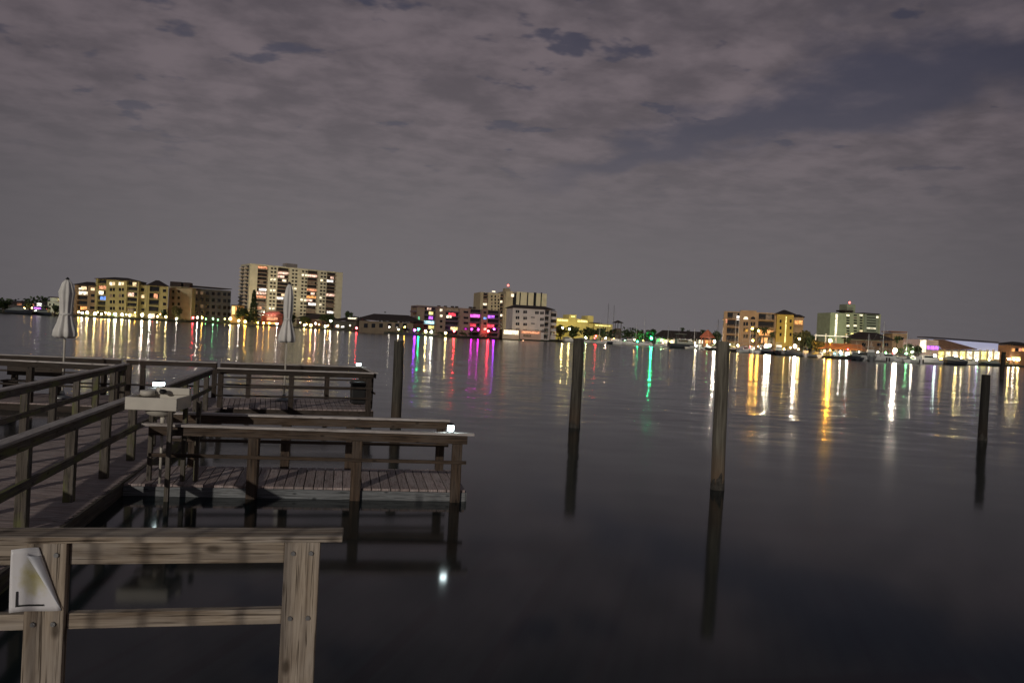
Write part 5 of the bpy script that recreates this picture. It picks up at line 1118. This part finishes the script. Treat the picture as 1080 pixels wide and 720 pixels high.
for p in pc[1:]:
    for zz_ in (ZC - .07, 1.405):
        for sx_ in (-.035, .035):
            q_ = p + dirr * sx_ + nb * .007 - o; q_.z = zz_ - .65; MB().cyl(q_, q_ - nb * .007, .010, .009, 10).build('bolt', M_STEEL, t)
# paper notice, curling off the post
def paper_mat():
    m, nt, p = nodes('laminated_paper'); N, L = nt.nodes.new, nt.links.new
    u = N('ShaderNodeUVMap'); u.uv_map = 'board'; v = N('ShaderNodeVectorMath'); v.operation = 'DISTANCE'; L(u.outputs[0], v.inputs[0]); v.inputs[1].default_value = (.45, .52, 0)
    n = N('ShaderNodeTexNoise'); L(u.outputs[0], n.inputs['Vector']); n.inputs['Scale'].default_value = 5; n.inputs['Detail'].default_value = 4
    a = N('ShaderNodeMath'); a.operation = 'MULTIPLY_ADD'; L(n.outputs['Fac'], a.inputs[0]); a.inputs[1].default_value = -.5; L(v.outputs['Value'], a.inputs[2])
    r = N('ShaderNodeMapRange'); L(a.outputs[0], r.inputs[0]); r.inputs[1].default_value = .10; r.inputs[2].default_value = -.22; r.inputs[4].default_value = .85
    mx = N('ShaderNodeMix'); mx.data_type = 'RGBA'; L(r.outputs[0], mx.inputs[0]); mx.inputs[6].default_value = (.80, .79, .80, 1); mx.inputs[7].default_value = (.52, .46, .12, 1)
    L(mx.outputs[2], p.inputs['Base Color']); p.inputs['Roughness'].default_value = .35; return m
ft = pc[1] + nb * .0; t = thing('paper_notice', 'curled white paper with a yellow stain and black corner mark on the left front post', 'paper notice', (ft.x, ft.y, 1.45), math.atan2(dirr.y, dirr.x))
MP = paper_mat()
wpx = 2.76 / FPX; X0, X1, Z0, Z1 = -30 * wpx, 17 * wpx, 0.0, 0.0
Z1 = 1.70 - 1.45; Z0 = Z1 - 66 * wpx * 1.0
m = MB(); nx_, nz_ = 12, 12
def pp(u, v): return Vector((X0 + (X1 - X0) * u, .004 - .022 * (1 - u) ** 2 - .006 * math.sin(3 * u + 2 * v), Z0 + (Z1 - Z0) * v + .003 * math.sin(5 * u)))
cut = lambda v: 1.0 - max(0.0, (v - 0.02)) * 0.52                       # right edge folded over along a slant
base = len(m.v)
for j in range(nz_ + 1):
    for i in range(nx_ + 1):
        v_ = j / nz_; m.v.append(pp(cut(v_) * i / nx_, v_))
for j in range(nz_):
    for i in range(nx_):
        idx = [base + j * (nx_ + 1) + i, base + j * (nx_ + 1) + i + 1, base + (j + 1) * (nx_ + 1) + i + 1, base + (j + 1) * (nx_ + 1) + i]
        m._face(idx, [(cut(jj / nz_) * ii / nx_, jj / nz_) for ii, jj in ((i, j), (i + 1, j), (i + 1, j + 1), (i, j + 1))], 1.0, True)
sheet = m.build('sheet', MP, t); sm_ = sheet.modifiers.new('thickness', 'SOLIDIFY'); sm_.thickness = .0012
m = MB(); base = len(m.v); n2 = 12; k2 = 8                               # folded flap: a curled strip tapering to the lower right
for j in range(n2 + 1):
    v_ = .02 + .86 * j / n2; e = cut(v_); wd_ = (.02 + .30 * (v_ - .02))
    for i in range(k2 + 1):
        f = i / k2; q0 = pp(e, v_); m.v.append(q0 + Vector((-(X1 - X0) * wd_ * f, -.004 - .030 * math.sin(f * 2.6) * (v_ + .15), .012 * f)))
for j in range(n2):
    for i in range(k2): m._face([base + j * (k2 + 1) + i, base + j * (k2 + 1) + i + 1, base + (j + 1) * (k2 + 1) + i + 1, base + (j + 1) * (k2 + 1) + i], [(3 + .1 * i, 3 + .1 * j)] * 4, 1.0, True)
fl_ = m.build('folded_flap', plain('paper_back', (.80, .82, .86), .35, .06, 20), t); sm_ = fl_.modifiers.new('thickness', 'SOLIDIFY'); sm_.thickness = .0012
m = MB(); th_ = .006
for (u0, v0, u1, v1) in ((.13, .11, .13, .33), (.13, .11, .66, .11)):
    a, c = pp(u0, v0), pp(u1, v1)
    if u0 == u1: m.box(a.x, a.x + .0055, a.y - .0065, a.y - .002, a.z, c.z, 1.0)
    else:
        n3 = 8
        for i in range(n3):
            s0, s1 = pp(u0 + (u1 - u0) * i / n3, v0), pp(u0 + (u1 - u0) * (i + 1) / n3, v0); m.hexa([(q_.x, q_.y - dy_, q_.z + dz_) for q_ in (s0, s1) for dy_ in (.0065, .002) for dz_ in (-.0055, 0)], t=1.0)
m.build('corner_mark', M_BLACK, t)

# ------------------------------------------------------------------ the deck the viewer stands on, and an unseen slatted screen added behind it to cast slat shadows
t = None
pm = MB(); e0, e1 = fx0 + nb * -.02, f1 + nb * -.02 + dirr * 4.0
planked(pm, Vector((e0.x - 2, -2.2, 0)), Vector((e1.x, -2.2, 0)), Vector((e1.x, e1.y, 0)), Vector((e0.x - 2, e0.y - .4, 0)), .65); tag(pm.build('deck', W_DECK), kind='structure')
t = thing('slat_shadow_screen', 'unseen slatted wooden screen added behind the viewing deck to cast slat shadows', 'screen', (-5, -2.0, .65))
m = MB(); x = 0.0
while x < 8.0: m.box(x, x + .013, 0, .03, 0.05, 3.0); x += .17
m.build('slats', W_DARK, t)
for z in (.3, 2.8): MB().box(-.05, 8.05, .031, .075, z, z + .09).build('rail', W_DARK, t)
for x in (0, 3.65, 5.9, 7.95): MB().box(x - .02, x + .02, .08, .12, 0, 3.05).build('post', W_DARK, t)
